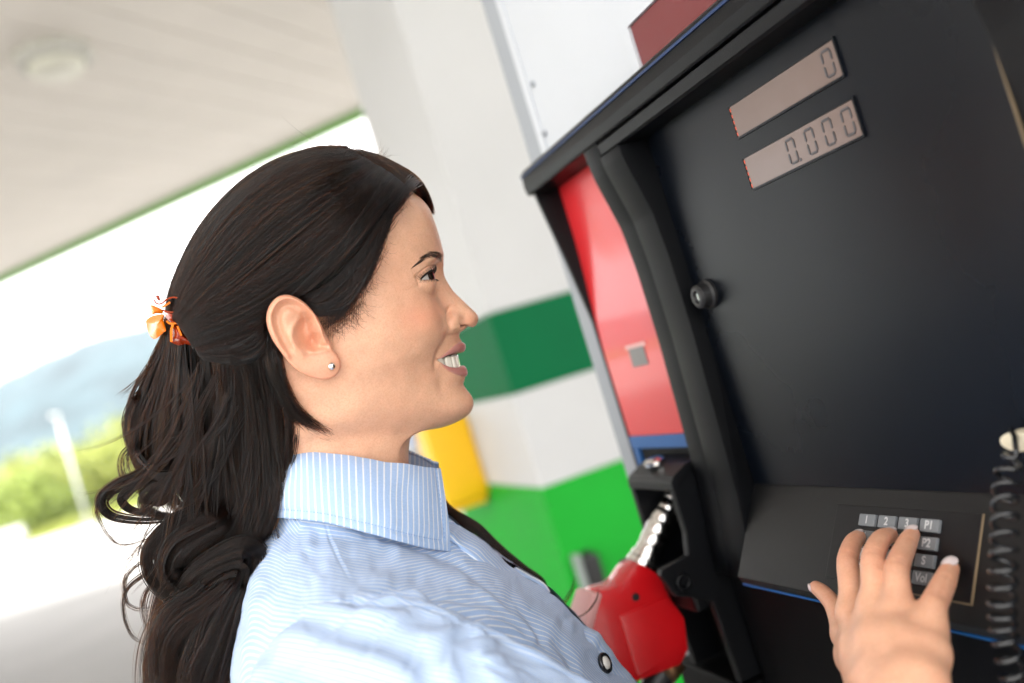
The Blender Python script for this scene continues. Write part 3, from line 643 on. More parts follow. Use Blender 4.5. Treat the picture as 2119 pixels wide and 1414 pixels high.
row(922, [(847, 0), (846, 9), (842, 17), (834, 25), (818, 32.5), (778, 41), (718, 48.5), (654, 52), (604, 50), (560, 36), (528, 0)], .06)
row(950, [(846, 0), (845, 9), (841, 18), (833, 26), (816, 34), (776, 43), (718, 50), (654, 53), (602, 50), (556, 36), (522, 0)], .08)
row(985, [(848, 0), (847, 10), (842, 19), (834, 27), (816, 35), (776, 43), (716, 50), (652, 52), (598, 48), (550, 34), (512, 0)], .10)
row(1060, [(864, 0), (862, 11), (856, 21), (846, 30), (824, 39), (776, 46), (714, 52), (650, 53), (594, 48), (545, 32), (505, 0)], .10)
row(1110, [(880, 0), (878, 12), (870, 22), (858, 31), (832, 40), (780, 47), (714, 52), (650, 52), (594, 46), (545, 32), (505, 0)], .10)
CG = np.array(ROWS); NRc, NCc = CG.shape[:2]
# behind the nose and along the jaw the rows fan out evenly
_y0 = [r_[0][1] for r_ in ROWS]
for ya, yb in ((648, 720), (784, 922)):
    ia, ib = _y0.index(ya), _y0.index(yb); f_ = np.linspace(0, 1, ib-ia+1)
    for j, w in ((2, .25), (3, .7), (4, 1), (5, 1), (6, 1), (7, 1), (8, 1), (9, 1), (10, 1)):
        if ya == 784 and j < 4: w = (0, 0, .0, .3)[j]
        CG[ia:ib+1, j, 1] = CG[ia:ib+1, j, 1]*(1-w)+w*(CG[ia, j, 1]+(CG[ib, j, 1]-CG[ia, j, 1])*f_)
for j in range(4, NCc):                     # the side and back rows: evenly spaced, smooth
    yo = CG[:, j, 1].copy()
    for i in range(1, NRc): yo[i] = max(yo[i], yo[i-1]+1.5)
    yn = yo.copy()
    for _ in range(12): yn[1:-1] = .5*yn[1:-1]+.25*(yn[:-2]+yn[2:])
    for q in (0, 2):
        v = np.interp(yn, yo, CG[:, j, q])
        for _ in range(3): v[1:-1] = .5*v[1:-1]+.25*(v[:-2]+v[2:])
        CG[:, j, q] = v
    CG[:, j, 1] = yn
for j in range(NCc):
    for i in range(1, NRc): CG[i, j, 1] = max(CG[i, j, 1], CG[i-1, j, 1]+2.5)
# the mouth is open: rows between the lips are pulled back later
SR, SC = 12, 22
ri = np.linspace(0, NRc-1, (NRc-1)*SR+1); ci = np.linspace(0, NCc-1, (NCc-1)*SC+1)
def cr_axis0(A, q):                         # Catmull-Rom along axis 0
    n = len(A); Q = np.concatenate([2*A[:1]-A[1:2], A, 2*A[-1:]-A[-2:-1]]); i = np.minimum(q.astype(int), n-2); f = (q-i).reshape((-1,)+(1,)*(A.ndim-1))
    a, b, c, d = Q[i], Q[i+1], Q[i+2], Q[i+3]; return .5*((2*b)+(c-a)*f+(2*a-5*b+4*c-d)*f**2+(3*b-a-3*c+d)*f**3)
# across the columns the midline is a mirror: extend with the mirrored column so the nose and chin come out round
A = np.swapaxes(CG, 0, 1); Am = A[1:3][::-1]*np.array([1, 1, -1]); Ae = np.concatenate([Am, A, A[-2:-1]*np.array([1, 1, -1])])
G = cr_axis0(Ae, ci+2); G = np.swapaxes(G, 0, 1); G = cr_axis0(G, ri)
G[:, 0, 2] = 0; G[:, -1, 2] = 0
nR, nC = G.shape[:2]
for _ in range(3):                          # gentle smoothing
    H = G.copy(); H[1:-1, 1:-1] = .5*G[1:-1, 1:-1]+.125*(G[:-2, 1:-1]+G[2:, 1:-1]+G[1:-1, :-2]+G[1:-1, 2:]); H[1:-1, 0, :2] = .5*G[1:-1, 0, :2]+.25*(G[:-2, 0, :2]+G[2:, 0, :2]); G = H
X, Y_, Z_ = G[..., 0].copy(), G[..., 1].copy(), G[..., 2]/1000
front = np.arange(nC)[None, :] <= 8.3*SC
P = hw(X, Y_, Z_)
def normals(P):
    du = np.gradient(P, axis=0); dv = np.gradient(P, axis=1); n = np.cross(du, dv); n /= np.linalg.norm(n, axis=-1, keepdims=True)+1e-12
    s = np.sign((n[nR//2, nC//2]*HN).sum()); return n*s
Nn = normals(P)
disp = np.zeros(X.shape)
def groove(poly, depth, width, taper=True, sharp=2.0, sub=1):
    d, s = polydist(X, Y_, spline(poly, 40)); w = np.exp(-(d/width)**sharp)
    if taper: w = w*np.sin(np.clip(s, .02, .98)*math.pi)**.6
    return np.where(front, -depth/1000*w, 0)
def blob(x, y, rx, ry, h, ang=0):
    c, s = math.cos(ang), math.sin(ang); dx, dy = X-x, Y_-y; return np.where(front, h/1000*np.exp(-((dx*c+dy*s)/rx)**2-((-dx*s+dy*c)/ry)**2), 0)
# smile: cheek apple, nasolabial fold, dimple line, jaw
disp += blob(893, 664, 30, 34, 3.0)
disp += groove([(930, 678), (924, 700), (912, 722), (903, 745), (900, 768)], 2.1, 6)
disp += groove([(911, 742), (905, 748), (902, 760)], .9, 4)
disp += groove([(906, 780), (911, 800), (916, 815)], .6, 9)
disp += blob(912, 706, 8, 16, .5)
# wing of the nose
disp += groove([(931, 634), (927, 648), (927, 664), (932, 678)], 3.3, 4.0)
disp += groove([(938, 682), (946, 684), (953, 683)], .8, 3)
disp += blob(943, 661, 12, 14, 3.0)
disp += groove([(968, 640), (962, 652), (961, 664)], .5, 5)
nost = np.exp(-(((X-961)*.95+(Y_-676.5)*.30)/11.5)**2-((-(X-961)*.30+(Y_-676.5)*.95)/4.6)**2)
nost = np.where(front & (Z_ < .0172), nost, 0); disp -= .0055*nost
disp += blob(640, 702, 44, 62, -11)
# eye region: crow's feet, under-eye
disp += groove([(868, 591), (852, 596), (838, 598)], .45, 2.2); disp += groove([(880, 600), (892, 606), (905, 606)], .5, 3)
disp += groove([(884, 614), (896, 617), (906, 615)], .35, 4)
disp += blob(893, 536, 24, 8, 1.6, -.5)      # brow ridge
disp += groove([(858, 577), (868, 567), (882, 557), (896, 552), (906, 553)], 1.3, 3.0)   # lid crease
# lips
lipU_out = [(909, 742.5), (920, 732), (934, 720.5), (946, 710.5), (953, 708.5), (959, 710)]
lipU_in = [(909.5, 744), (922, 737.5), (936, 732), (948, 728.5), (956, 729.5)]
lipL_in = [(909.5, 746), (918, 753.5), (930, 758.5), (944, 760.5), (959, 757)]
lipL_out = [(909.5, 747.5), (917, 759), (929, 769), (943, 775.5), (955, 779), (964, 779.5)]
lipU = np.array(lipU_out+lipU_in[::-1]); lipL = np.array(lipL_in+lipL_out[::-1]); gap = np.array(lipU_in+lipL_in[::-1])
def soft_in(poly, w):
    poly = np.asarray(poly); d, _ = polydist(X, Y_, poly, True); s = np.where(inside(X, Y_, poly), d, -d); return np.where(front, smooth01(s, -w, w), 0)
ext = np.array([[40, 0]])
lipUx = np.vstack([lipU_out, [(985, 710), (985, 729.5)], lipU_in[::-1]]); lipLx = np.vstack([lipL_in, [(990, 757), (990, 781)], lipL_out[::-1]]); gapx = np.vstack([lipU_in, [(990, 729.5), (990, 757)], lipL_in[::-1]])
mU, mL, mG = soft_in(lipUx, 1.6), soft_in(lipLx, 1.6), soft_in(gapx, 1.1)
def pillow(poly, w): 
    d, _ = polydist(X, Y_, np.asarray(poly), True); return np.where(inside(X, Y_, poly) & front, np.sqrt(np.clip(1-(1-np.clip(d/w, 0, 1))**2, 0, 1)), 0)
disp += .0016*pillow(lipUx, 7)+.0016*pillow(lipLx, 9)
# open mouth: push the surface in behind the teeth
P = P+Nn*disp[..., None]
inw = -(HA*.92+HB*.25); inw /= np.linalg.norm(inw)
Pin = P+inw*.013*mG[..., None]; P = Pin-HN*(.006*mG*smooth01(Z_, .006, .02))[..., None]
# eyeball and lids
EC = hw(868, 580, .0305); ER = .0118
fwd = HA*.955+HB*.30; fwd /= np.linalg.norm(fwd); fwd = fwd+HN*.10; fwd /= np.linalg.norm(fwd); eup = HB-fwd*np.dot(HB, fwd); eup /= np.linalg.norm(eup); esd = np.cross(fwd, eup)
if np.dot(esd, HN) < 0: esd = -esd
def eye_coords(P):
    q = P-EC; r_ = np.linalg.norm(q, axis=-1); f, u, s_ = (q*fwd).sum(-1)/r_, (q*eup).sum(-1)/r_, (q*esd).sum(-1)/r_
    return r_, np.degrees(np.arctan2(s_, f)), np.degrees(np.arcsin(np.clip(u, -1, 1))), q/r_[..., None]
def lid_top(az): return np.interp(az, [-60, -42, -20, 0, 20, 40, 60, 72, 80], [-6, 4, 11, 14.5, 15, 13, 7.5, 2, -3])
def lid_bot(az): return np.interp(az, [-60, -42, -20, 0, 20, 40, 60, 72, 80], [-6, -9, -13, -14, -14, -12.5, -9, -6, -3])
r_, az, el, qd = eye_coords(P)
near = front & (r_ < .024) & ((P-EC)@fwd > -.017)
lid = np.where(near, smooth01(.0235-r_, 0, .006), 0)
k_ = .0045; tgt = ER+.0013                   # lids wrap over the ball, blended into the socket
hh_ = np.clip(.5+.5*(r_-tgt)/k_, 0, 1); rt2 = tgt*(1-hh_)+r_*hh_+k_*hh_*(1-hh_)
rt2 = r_+(rt2-r_)*smooth01(P@fwd-EC@fwd, -.016, -.008)
op = smooth01(np.minimum(lid_top(az)-el, el-lid_bot(az)), -1.2, 1.2)*(np.abs(az) < 82)*near
wm = smooth01(np.minimum(lid_top(az)-el, el-lid_bot(az)), -20, -3)*(np.abs(az) < 95)*near; rt2 = rt2+(ER+.0014-rt2)*wm*.9; rt2 = rt2+(np.minimum(rt2, ER-.0014)-rt2)*op
P = np.where(near[..., None], EC+qd*np.where(near, rt2, r_)[..., None], P)
mid = P[:, 0]; d0 = ((mid-HP0)@HN); P[:, 0] = mid-d0[:, None]*HN
P[:, -1] -= ((P[:, -1]-HP0)@HN)[:, None]*HN
liner = np.where(near, smooth01(5.0-np.abs(el-lid_top(az)-2.0), 0, 2.0)*smooth01(86-np.abs(az), 0, 8)+.6*smooth01(1.4-np.abs(el-lid_bot(az)), 0, 1)*smooth01(78-np.abs(az), 0, 10), 0); liner = np.clip(np.maximum(liner, op), 0, 1)
# pigment masks; dark paints the shade of nostril and open mouth into the skin
blush = np.where(front, .50*np.exp(-((X-868)/42)**2-((Y_-655)/34)**2)+.35*np.exp(-((X-975)/16)**2-((Y_-662)/14)**2), 0)
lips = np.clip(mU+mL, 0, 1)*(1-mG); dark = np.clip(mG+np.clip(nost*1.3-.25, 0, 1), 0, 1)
hairline = [(905, 300), (858, 375), (838, 393), (812, 420), (790, 455), (785, 500), (762, 545), (745, 585), (728, 625), (700, 648), (655, 650), (640, 640), (590, 660), (575, 740), (580, 800), (560, 860), (540, 920), (520, 1000), (300, 1000), (200, 300)]
dh, _ = polydist(X, Y_, np.array(hairline), True); scalp = np.where(inside(X, Y_, np.array(hairline)), smooth01(dh, -2, 16), 0); 
if nR: pass
F1 = gridF(nR, nC)
Pm = hmirror(P); V = np.concatenate([P.reshape(-1, 3), Pm.reshape(-1, 3)])
# weld the two halves along the midlines
idx = np.arange(nR*nC).reshape(nR, nC); idm = idx+nR*nC; idm[:, 0] = idx[:, 0]; idm[:, -1] = idx[:, -1]
def faces(I, flip):
    f = np.stack([I[:-1, :-1], I[:-1, 1:], I[1:, 1:], I[1:, :-1]], -1).reshape(-1, 4); return f[:, ::-1] if flip else f
nn = np.cross(P[nR//2+1, 60]-P[nR//2, 60], P[nR//2, 61]-P[nR//2, 60]); flip = (nn@HN) > 0
HF = np.concatenate([faces(idx, flip), faces(idm, not flip)])
A2 = lambda a: np.concatenate([a.ravel(), a.ravel()])
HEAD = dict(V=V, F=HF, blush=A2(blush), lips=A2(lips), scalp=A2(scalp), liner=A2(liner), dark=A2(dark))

# ---- ear: a relief over its traced outline
def zc(L, ox=180, oy=290, s=2.481): return [(ox+a/s, oy+b/s) for a, b in L]
outl = zc([(1180, 905), (1135, 850), (1085, 812), (1030, 793), (975, 805), (935, 850), (919, 905), (925, 960), (948, 1020), (975, 1062), (1010, 1110), (1052, 1160), (1100, 1195), (1160, 1221), (1220, 1233), (1270, 1219), (1300, 1182), (1303, 1140), (1288, 1105), (1262, 1075), (1250, 1040), (1228, 1000), (1205, 950)])
EO = spline(outl, 170, True); ecx = np.array([632, 700.]); nt_ = 60
tt = np.linspace(0, 1, nt_)**.8
E2 = ecx+(EO[None]-ecx)*tt[:, None, None]; EX, EY = E2[..., 0], E2[..., 1]
dO, _ = polydist(EX, EY, EO, True)
def eg(poly, h, w, n=50, pw_=2):
    d, s = polydist(EX, EY, spline(zc(poly), n)); return h*np.exp(-(d/w)**pw_)*np.sin(np.clip(s, .06, .94)*math.pi)**.35
base = np.interp(EX, [548, 575, 605, 640, 690, 706], [15.5, 16.0, 13.5, 9.5, 4.2, 2.2])
base = base+np.where(EY > 730, (EY-730)*.02, 0)
eh = base.copy()
eh += eg([(1205, 985), (1165, 900), (1120, 850), (1070, 820), (1022, 812), (975, 832), (945, 885), (944, 940), (965, 1005), (995, 1060), (1030, 1110)], 3.4, 6.0)     # helix rim
eh -= eg([(1110, 895), (1075, 862), (1035, 848), (1000, 866), (980, 910), (988, 965), (1010, 1020), (1035, 1062)], 3.4, 8.5)   # scapha
eh += eg([(1090, 900), (1070, 950), (1050, 1000), (1062, 1050), (1105, 1085), (1150, 1085)], 2.4, 8.0)  # antihelix
eh += eg([(1130, 905), (1085, 925), (1062, 960)], 1.2, 5)
def ee(x, y, rx, ry, h, a=0):
    q = zc([(x, y)])[0]; c, s = math.cos(a), math.sin(a); dx, dy = EX-q[0], EY-q[1]; return h*np.exp(-np.abs((dx*c+dy*s)/rx)**2.4-np.abs((-dx*s+dy*c)/ry)**2.4)
eh -= ee(1128, 1000, 18, 37, 10.5, -.35)      # concha
eh -= ee(1165, 1030, 11, 13, 4.5)
eh -= ee(1128, 925, 11, 16, 4.2, .3)         # triangular fossa
eh += eg([(1196, 955), (1208, 1000), (1225, 1035)], 4.2, 6.0)   # tragus
eh += eg([(1120, 1072), (1165, 1088), (1222, 1080)], 2.8, 6)    # antitragus
eh -= ee(1215, 1062, 8, 7, 2.8)              # notch
eh += ee(1200, 1150, 34, 26, 1.6)            # lobe
eh += 2.2*(np.sqrt(np.clip(1-(1-np.clip(dO/7, 0, 1))**2, 0, 1))-1)   # rounded edge
elat = .0705+eh/1000
lat_att = np.interp(EX[0:1]*0+EX, [548, 706], [0, 0])
EP = hw(EX, EY, elat)
bk = [(1.0, .0025), (.97, .0055), (.88, .0075), (.6, .010)]
rows_b = []
for k, dlt in bk[1:]:
    q = ecx+np.array([10, 0])*(1-k)+(EO-ecx)*k; rows_b.append(hw(q[:, 0], q[:, 1], elat[-1]-dlt-.0045*(q[:, 0] > 590)*0))
EP = np.concatenate([EP, np.array(rows_b)])
for _ in range(2):
    H = EP.copy(); H[1:-1] = .6*EP[1:-1]+.1*(EP[:-2]+EP[2:]+np.roll(EP, 1, 1)[1:-1]+np.roll(EP, -1, 1)[1:-1]); EP = H
eF = gridF(len(EP), 170, True); ev = EP.reshape(-1, 3)
nn = np.cross(EP[31, 41]-EP[30, 41], EP[30, 42]-EP[30, 41]); 
if nn@HN < 0: eF = eF[:, ::-1]
# the mirrored ear for her other side
nv = len(HEAD['V']); ev2 = hmirror(ev)
HEAD['V'] = np.concatenate([HEAD['V'], ev, ev2]); HEAD['F'] = np.concatenate([HEAD['F'], eF+nv, eF[:, ::-1]+nv+len(ev)])
eb = np.zeros(EP.shape[:2]); eb[:nt_] = .40*np.exp(-(dO/10)**2)+.15+.2*np.exp(-((EX-640)/22)**2-((EY-700)/40)**2)  # skin redness; the concha term also darkens it for the canal's shade
for k in ('lips', 'scalp', 'liner', 'dark'): HEAD[k] = np.concatenate([HEAD[k], np.zeros(2*len(ev))])
HEAD['blush'] = np.concatenate([HEAD['blush'], eb.ravel(), eb.ravel()])

# ---- eyes
m_scl = mat('eye white', (.42, .39, .37), .12, coat=1)
m_iris = mat('dark brown iris', (.022, .011, .006), .12, coat=1, var=.4, vscale=900)
m_pup = mat('pupil', (.004, .004, .004), .08, coat=1)
def ball(c, f, u, s, r_, n=40, m_=24, a0=0, a1=180):
    V = []; 
    for i in range(m_+1):
        t_ = R(a0+(a1-a0)*i/m_); rr_ = r_
        for j in range(n): q = 2*math.pi*j/n; V.append(c+f*(rr_*math.cos(t_))+rr_*math.sin(t_)*(math.cos(q)*u+math.sin(q)*s))
    return np.array(V), gridF(m_+1, n, True)
for mir in (0, 1):
    fx = (lambda V: hmirror(V)) if mir else (lambda V: V)
    V, F = ball(EC, fwd, eup, esd, ER, 48, 30); eye = mesh('eye', fx(V), F, m_scl, person, smooth=True)
    gz = fwd+.42*HN+.03*HB; gz /= np.linalg.norm(gz); gu = np.cross(esd, gz); gu /= np.linalg.norm(gu); gs = np.cross(gz, gu)
    V, F = ball(EC, gz, gu, gs, ER+.00025, 48, 6, 0, 29); mesh('iris', fx(V), F, m_iris, eye, smooth=True)
    V, F = ball(EC, gz, gu, gs, ER+.0005, 32, 4, 0, 11); mesh('pupil', fx(V), F, m_pup, eye, smooth=True)
# lashes and brows as fine hairs
m_lash = mat('lash', (.008, .006, .006), .5)
def dirpt(az_, el_, r_):
    a, e = np.radians(az_), np.radians(el_); r_ = np.asarray(r_, float)[..., None]; return EC+r_*(np.cos(e)*np.cos(a))[..., None]*fwd+r_*np.sin(e)[..., None]*eup+r_*(np.cos(e)*np.sin(a))[..., None]*esd
def hairs(name, strands, radii, m_, parent=None):
    cv = bpy.data.hair_curves.new(name); sizes = [len(s_) for s_ in strands]; cv.add_curves(sizes)
    Pp = np.concatenate(strands).astype(np.float32); off = origin(parent) if parent is not None else np.zeros(3)
    cv.position_data.foreach_set('vector', (Pp-off).astype(np.float32).ravel())
    ra = cv.attributes.get('radius') or cv.attributes.new('radius', 'FLOAT', 'POINT'); ra.data.foreach_set('value', np.concatenate(radii).astype(np.float32))
    cv.materials.append(m_); o = bpy.data.objects.new(name, cv); return link(o, parent)
g = np.random.default_rng(21)
def lashes(top, n, ln, lift):
    S_, Rr = [], []
    for i in range(n):
        a0 = -55+133*(i+.5)/n+g.normal(0, .8); f_ = lid_top if top else lid_bot; e0 = float(f_(a0))+(.6 if top else -.4); l = ln*g.uniform(.75, 1.1)*(.6+.4*math.sin(min(1, max(0, (a0+56)/135))*math.pi))
        t_ = np.linspace(0, 1, 6); az_ = a0+(a0*.16)*t_+g.normal(0, 2)*t_; el_ = e0+lift*t_**1.6*(1 if top else -1)+ (-4*np.sin(t_*math.pi) if top else 0)
        S_.append(dirpt(az_, el_, ER+.0012+l*t_*.95)); Rr.append(.00015*(1-.75*t_))
    return S_, Rr
a1, b1 = lashes(True, 120, .0043, 10); a2, b2 = lashes(False, 46, .0022, 6)
lash = a1+a2; lr = b1+b2; hairs('eyelashes', lash+[hmirror(s_) for s_ in lash], lr+lr, m_lash, person)
# face lookup: nearest head vertex to a photo pixel on the near side
QC = int(7.9*SC); fx_, fy_ = X[:, :QC].ravel(), Y_[:, :QC].ravel(); fP = P[:, :QC].reshape(-1, 3); fN = normals(P)[:, :QC].reshape(-1, 3)
def onface(px, py, off=.0004, k=4):
    px = np.atleast_1d(px); py = np.atleast_1d(py); out = []
    for a, b in zip(px, py):
        d = (fx_-a)**2+(fy_-b)**2; i = np.argpartition(d, k)[:k]; w = 1/(d[i]+.3); w /= w.sum(); out.append((fP[i]*w[:, None]).sum(0)+(fN[i]*w[:, None]).sum(0)*off)
    return np.array(out)
S_, Rr = [], []
up_ = spline([(858, 549), (868, 539), (880, 529), (893, 523.5), (906, 524.5), (916, 529)], 60); lo_ = spline([(858, 551.5), (869, 544.5), (881, 537.5), (893, 535.5), (906, 540), (917, 547)], 60)
for i in range(330):
    s0 = g.uniform(0, .97); k = int(s0*59); w = g.uniform(0, 1); p0 = lo_[k]+(up_[k]-lo_[k])*w; tg_ = (lo_[max(k-3, 0)]-lo_[min(k+3, 59)]); tg_ /= np.linalg.norm(tg_); upd = np.array([-.15, -1]) if s0 > .35 else np.array([-.5, .1])
    ln = g.uniform(10, 16)*(1.0 if s0 > .3 else .8); dr = tg_*.75+upd*(.7*(1-w)+.1); dr /= np.linalg.norm(dr); t_ = np.linspace(0, 1, 5)
    q = p0[None]+dr[None]*ln*t_[:, None]*.8+np.array([[0, .8]])*(t_**2)[:, None]*ln*.15; pp = onface(q[:, 0], q[:, 1]); pp += fN.mean(0)*0
    S_.append(pp); Rr.append(.000085*(1-.75*t_))
hairs('eyebrows', S_+[hmirror(s_) for s_ in S_], Rr+Rr, mat('brow hair', (.028, .017, .012), .5), person)
# ---- teeth: an arch of separate teeth behind the lips
m_tooth = mat('tooth enamel', (.80, .75, .65), .16, coat=.6)
m_gum = mat('gum', (.40, .12, .11), .35)
tu = HB*.965+HA*.0; tfw = HA*.95+HB*.28; tfw /= np.linalg.norm(tfw); tup = HB-tfw*np.dot(HB, tfw); tup /= np.linalg.norm(tup)
TC = hw(951.5, 745.5, 0)                       # front of the arch at the midline
def arch(s_):                               # arc length from the midline -> lateral, depth back
    a = np.linspace(0, 1.25, 200); lx = .0262*np.sin(a); dy = .034*(1-np.cos(a)); L_ = np.concatenate([[0], np.cumsum(np.hypot(np.diff(lx), np.diff(dy)))]); return np.interp(s_, L_, lx), np.interp(s_, L_, dy), np.arctan2(np.interp(s_, L_, np.gradient(dy)), np.interp(s_, L_, np.gradient(lx)))
tth = MB; pos = .0
for wdt, hgt in ((.0084, .0110), (.0066, .0105), (.0074, .0108), (.0064, .0100), (.0062, .0092), (.006, .0084)):
    cs = pos+wdt/2; pos += wdt+.0004; lx, dy, an = arch(cs)
    for sg in (1, -1):
        bm = bmesh.new(); bmesh.ops.create_cube(bm, size=1)
        for v in bm.verts:
            tpw = 1.0 if v.co.z < 0 else .82; v.co = Vector((v.co.x*wdt*tpw, v.co.y*.005*(1 if v.co.z > 0 else .6), v.co.z*hgt))
        bmesh.ops.bevel(bm, geom=bm.edges[:], offset=.0019, segments=4, profile=.6, affect='EDGES')
        def fr(v):
            t1 = HN*sg*math.cos(an)-tfw*math.sin(an); t2 = tfw*math.cos(an)+HN*sg*math.sin(an); c = TC-tfw*(dy+.0026)+HN*sg*lx+tup*((.0102-hgt)*.5+dy*.24)
            return c+np.outer(v[:, 0], t1)+np.outer(v[:, 1], t2)+np.outer(v[:, 2], tup)
        MB().bm(bm, fr).build('tooth', m_tooth, person, smooth=True)
# ---- eyebrow, lips done; earring on the lobe
ear_c = hw(686, 758, .0705+.0052)
# ================================================================== her hand on the keypad
def surface_nets(D, org, h):
    """naive surface nets over a signed-distance grid"""
    s = D < 0; nx, ny, nz_ = D.shape
    c = [(i, j, k) for i in (0, 1) for j in (0, 1) for k in (0, 1)]
    cnt = sum(s[i:nx-1+i, j:ny-1+j, k:nz_-1+k].astype(np.int8) for i, j, k in c); act = (cnt > 0) & (cnt < 8)
    ids = -np.ones(act.shape, np.int64); ids[act] = np.arange(act.sum()); I, J, K_ = np.nonzero(act); acc = np.zeros((len(I), 3)); n = np.zeros(len(I))
    for a in c:
        for ax_ in range(3):
            if a[ax_]: continue
            b_ = list(a); b_[ax_] = 1; d0 = D[I+a[0], J+a[1], K_+a[2]]; d1 = D[I+b_[0], J+b_[1], K_+b_[2]]; m = (d0 < 0) != (d1 < 0)
            t_ = np.where(m, d0/np.where(m, d0-d1, 1), 0); p = np.array(a, float)[None]+0*acc; p[:, ax_] += t_; acc += p*m[:, None]; n += m
    V = org+h*(np.stack([I, J, K_], 1)+acc/n[:, None]); F = []
    for ax_ in range(3):
        o = [q for q in range(3) if q != ax_]; sl0 = [slice(1, -1)]*3; sl0[ax_] = slice(0, D.shape[ax_]-1); a0 = s[tuple(sl0)]; sl1 = list(sl0); sl1[ax_] = slice(1, D.shape[ax_]); a1 = s[tuple(sl1)]; cr = a0 != a1
        X_ = list(np.nonzero(cr)); X_[o[0]] = X_[o[0]]+1; X_[o[1]] = X_[o[1]]+1
        def g_(du, dv): q = [x.copy() for x in X_]; q[o[0]] = q[o[0]]-du; q[o[1]] = q[o[1]]-dv; return ids[q[0], q[1], q[2]]
        f = np.stack([g_(1, 1), g_(0, 1), g_(0, 0), g_(1, 0)], 1); fl = a0[cr]; 
        if ax_ == 1: fl = ~fl
        f = np.where(fl[:, None], f, f[:, ::-1]); F.append(f)
    F = np.concatenate(F); return V, F[(F >= 0).all(1)]
tdw = tdir[0]*e_v+tdir[1]*np.array([0, 0, 1]); tnw = tnor[0]*e_v+tnor[1]*np.array([0, 0, 1])
def hz_(X_, Y__, h):                        # a point of the hand: seen at this place, h millimetres off the tray slope
    px, py = 1480+X_/3.258, 980+Y__/3.258; p0 = tw([[0, 0, h/1000]])[0]; d = ray(px, py); return CAM+d*(np.dot(p0-CAM, tnw)/np.dot(d, tnw))
FING = [[(925, 935, 40, 8.8), (910, 750, 39, 8.0), (893, 590, 34, 7.5), (928, 470, 21, 6.6), (966, 430, 10, 5.5)],
        [(1078, 905, 45, 9.0), (1068, 740, 45, 8.2), (1062, 572, 40, 7.8), (1116, 448, 25, 6.9), (1180, 415, 10, 5.5)],
        [(1236, 935, 43, 8.8), (1228, 780, 42, 8.3), (1226, 640, 36, 8.0), (1287, 485, 19, 6.9), (1326, 410, 9, 5.5)],
        [(1440, 1045, 38, 9.0), (1462, 940, 36, 8.5), (1482, 868, 31, 8.2), (1540, 745, 19, 7.4), (1584, 640, 9, 5.9)],
        [(880, 1090, 26, 9.5), (832, 960, 22, 7.6), (788, 872, 19, 6.6), (722, 800, 16, 6.0), (678, 768, 14, 5.1)]]
FW = [[(hz_(a, b, h), r_/1000) for a, b, h, r_ in f] for f in FING]
META = [[(945, 980, 40, 11), (1000, 1180, 49, 13), (1085, 1420, 60, 15)], [(1078, 920, 45, 11), (1105, 1150, 53, 13), (1160, 1420, 63, 15)], [(1236, 950, 43, 11), (1250, 1150, 52, 13), (1285, 1420, 63, 15)],
        [(1425, 1070, 37, 11), (1415, 1210, 45, 13), (1385, 1420, 58, 15)], [(900, 1080, 26, 10), (960, 1230, 38, 13), (1050, 1420, 54, 15)]]
MW = [[(hz_(a, b, h), r_/1000) for a, b, h, r_ in f] for f in META]
WR = [(hz_(1130, 1430, 60), .0150), (hz_(1190, 1560, 66), .0175)], [(hz_(1345, 1430, 60), .0150), (hz_(1300, 1560, 66), .0180)]
ELB = hw(1430, 1790, .180)
allp = np.array([p for f in FW+MW+list(WR) for p, _ in f]); lo = allp.min(0)-.024; hi = allp.max(0)+.024; hstep = .00125
dims = np.ceil((hi-lo)/hstep).astype(int)+1
GXYZ = lo+hstep*np.stack(np.meshgrid(*[np.arange(d) for d in dims], indexing='ij'), -1).astype(np.float32)
def cone(a, ra, b, rb):
    ab = b-a; q = GXYZ-a.astype(np.float32); t_ = np.clip((q@ab.astype(np.float32))/(ab@ab), 0, 1); return np.linalg.norm(q-t_[..., None]*ab.astype(np.float32), axis=-1)-(ra+(rb-ra)*t_)
def smin(a, b, k): h_ = np.clip(.5+.5*(b-a)/k, 0, 1); return b*(1-h_)+a*h_-k*h_*(1-h_)
palm = None
for f in MW:
    for (a, ra), (b, rb) in zip(f[:-1], f[1:]): d = cone(a, ra, b, rb); palm = d if palm is None else smin(palm, d, .009)
for f in WR: palm = smin(palm, cone(f[0][0], f[0][1], f[1][0], f[1][1]), .010)
for i, mc in enumerate(MW[:4]):              # tendons over the back of the hand, knuckles at their ends
    up = -np.array([FWD[0], FWD[1], FWD[2]])*.55+tnw*.6; up /= np.linalg.norm(up); a, b = FW[i][0][0], MW[i][2][0]; pa = a+up*.0098; pb_ = a+(b-a)*.66+up*.0152; palm = smin(palm, cone(pa, .0030, pb_, .0019), .0045); palm = smin(palm, cone(a+up*.002, .0088, a+up*.0025, .0085), .006)
out = palm
for f in FW:
    d = None
    q4 = spline(np.array([[*p, r_] for p, r_ in f]), 13); q4[:, 3] = np.interp(np.linspace(0, 4, 13), np.arange(5), [r_ for _, r_ in f])
    for u_, v_ in zip(q4[:-1], q4[1:]): c_ = cone(u_[:3], u_[3], v_[:3], v_[3]); d = c_ if d is None else np.minimum(d, c_)
    out = np.minimum(out, smin(palm, d, .0075))
hv, hf = surface_nets(out.astype(np.float64), lo, hstep)
# smooth the lattice out
def relax(V, F, n, lam=.5):
    e = np.concatenate([F[:, [0, 1]], F[:, [1, 2]], F[:, [2, 3]], F[:, [3, 0]]]); e = np.concatenate([e, e[:, ::-1]]); deg = np.bincount(e[:, 0], minlength=len(V))[:, None]
    for _ in range(n):
        s_ = np.stack([np.bincount(e[:, 0], V[e[:, 1], k], len(V)) for k in range(3)], 1); V = V+lam*(s_/np.maximum(deg, 1)-V)
    return V
hv = relax(hv, hf, 5)
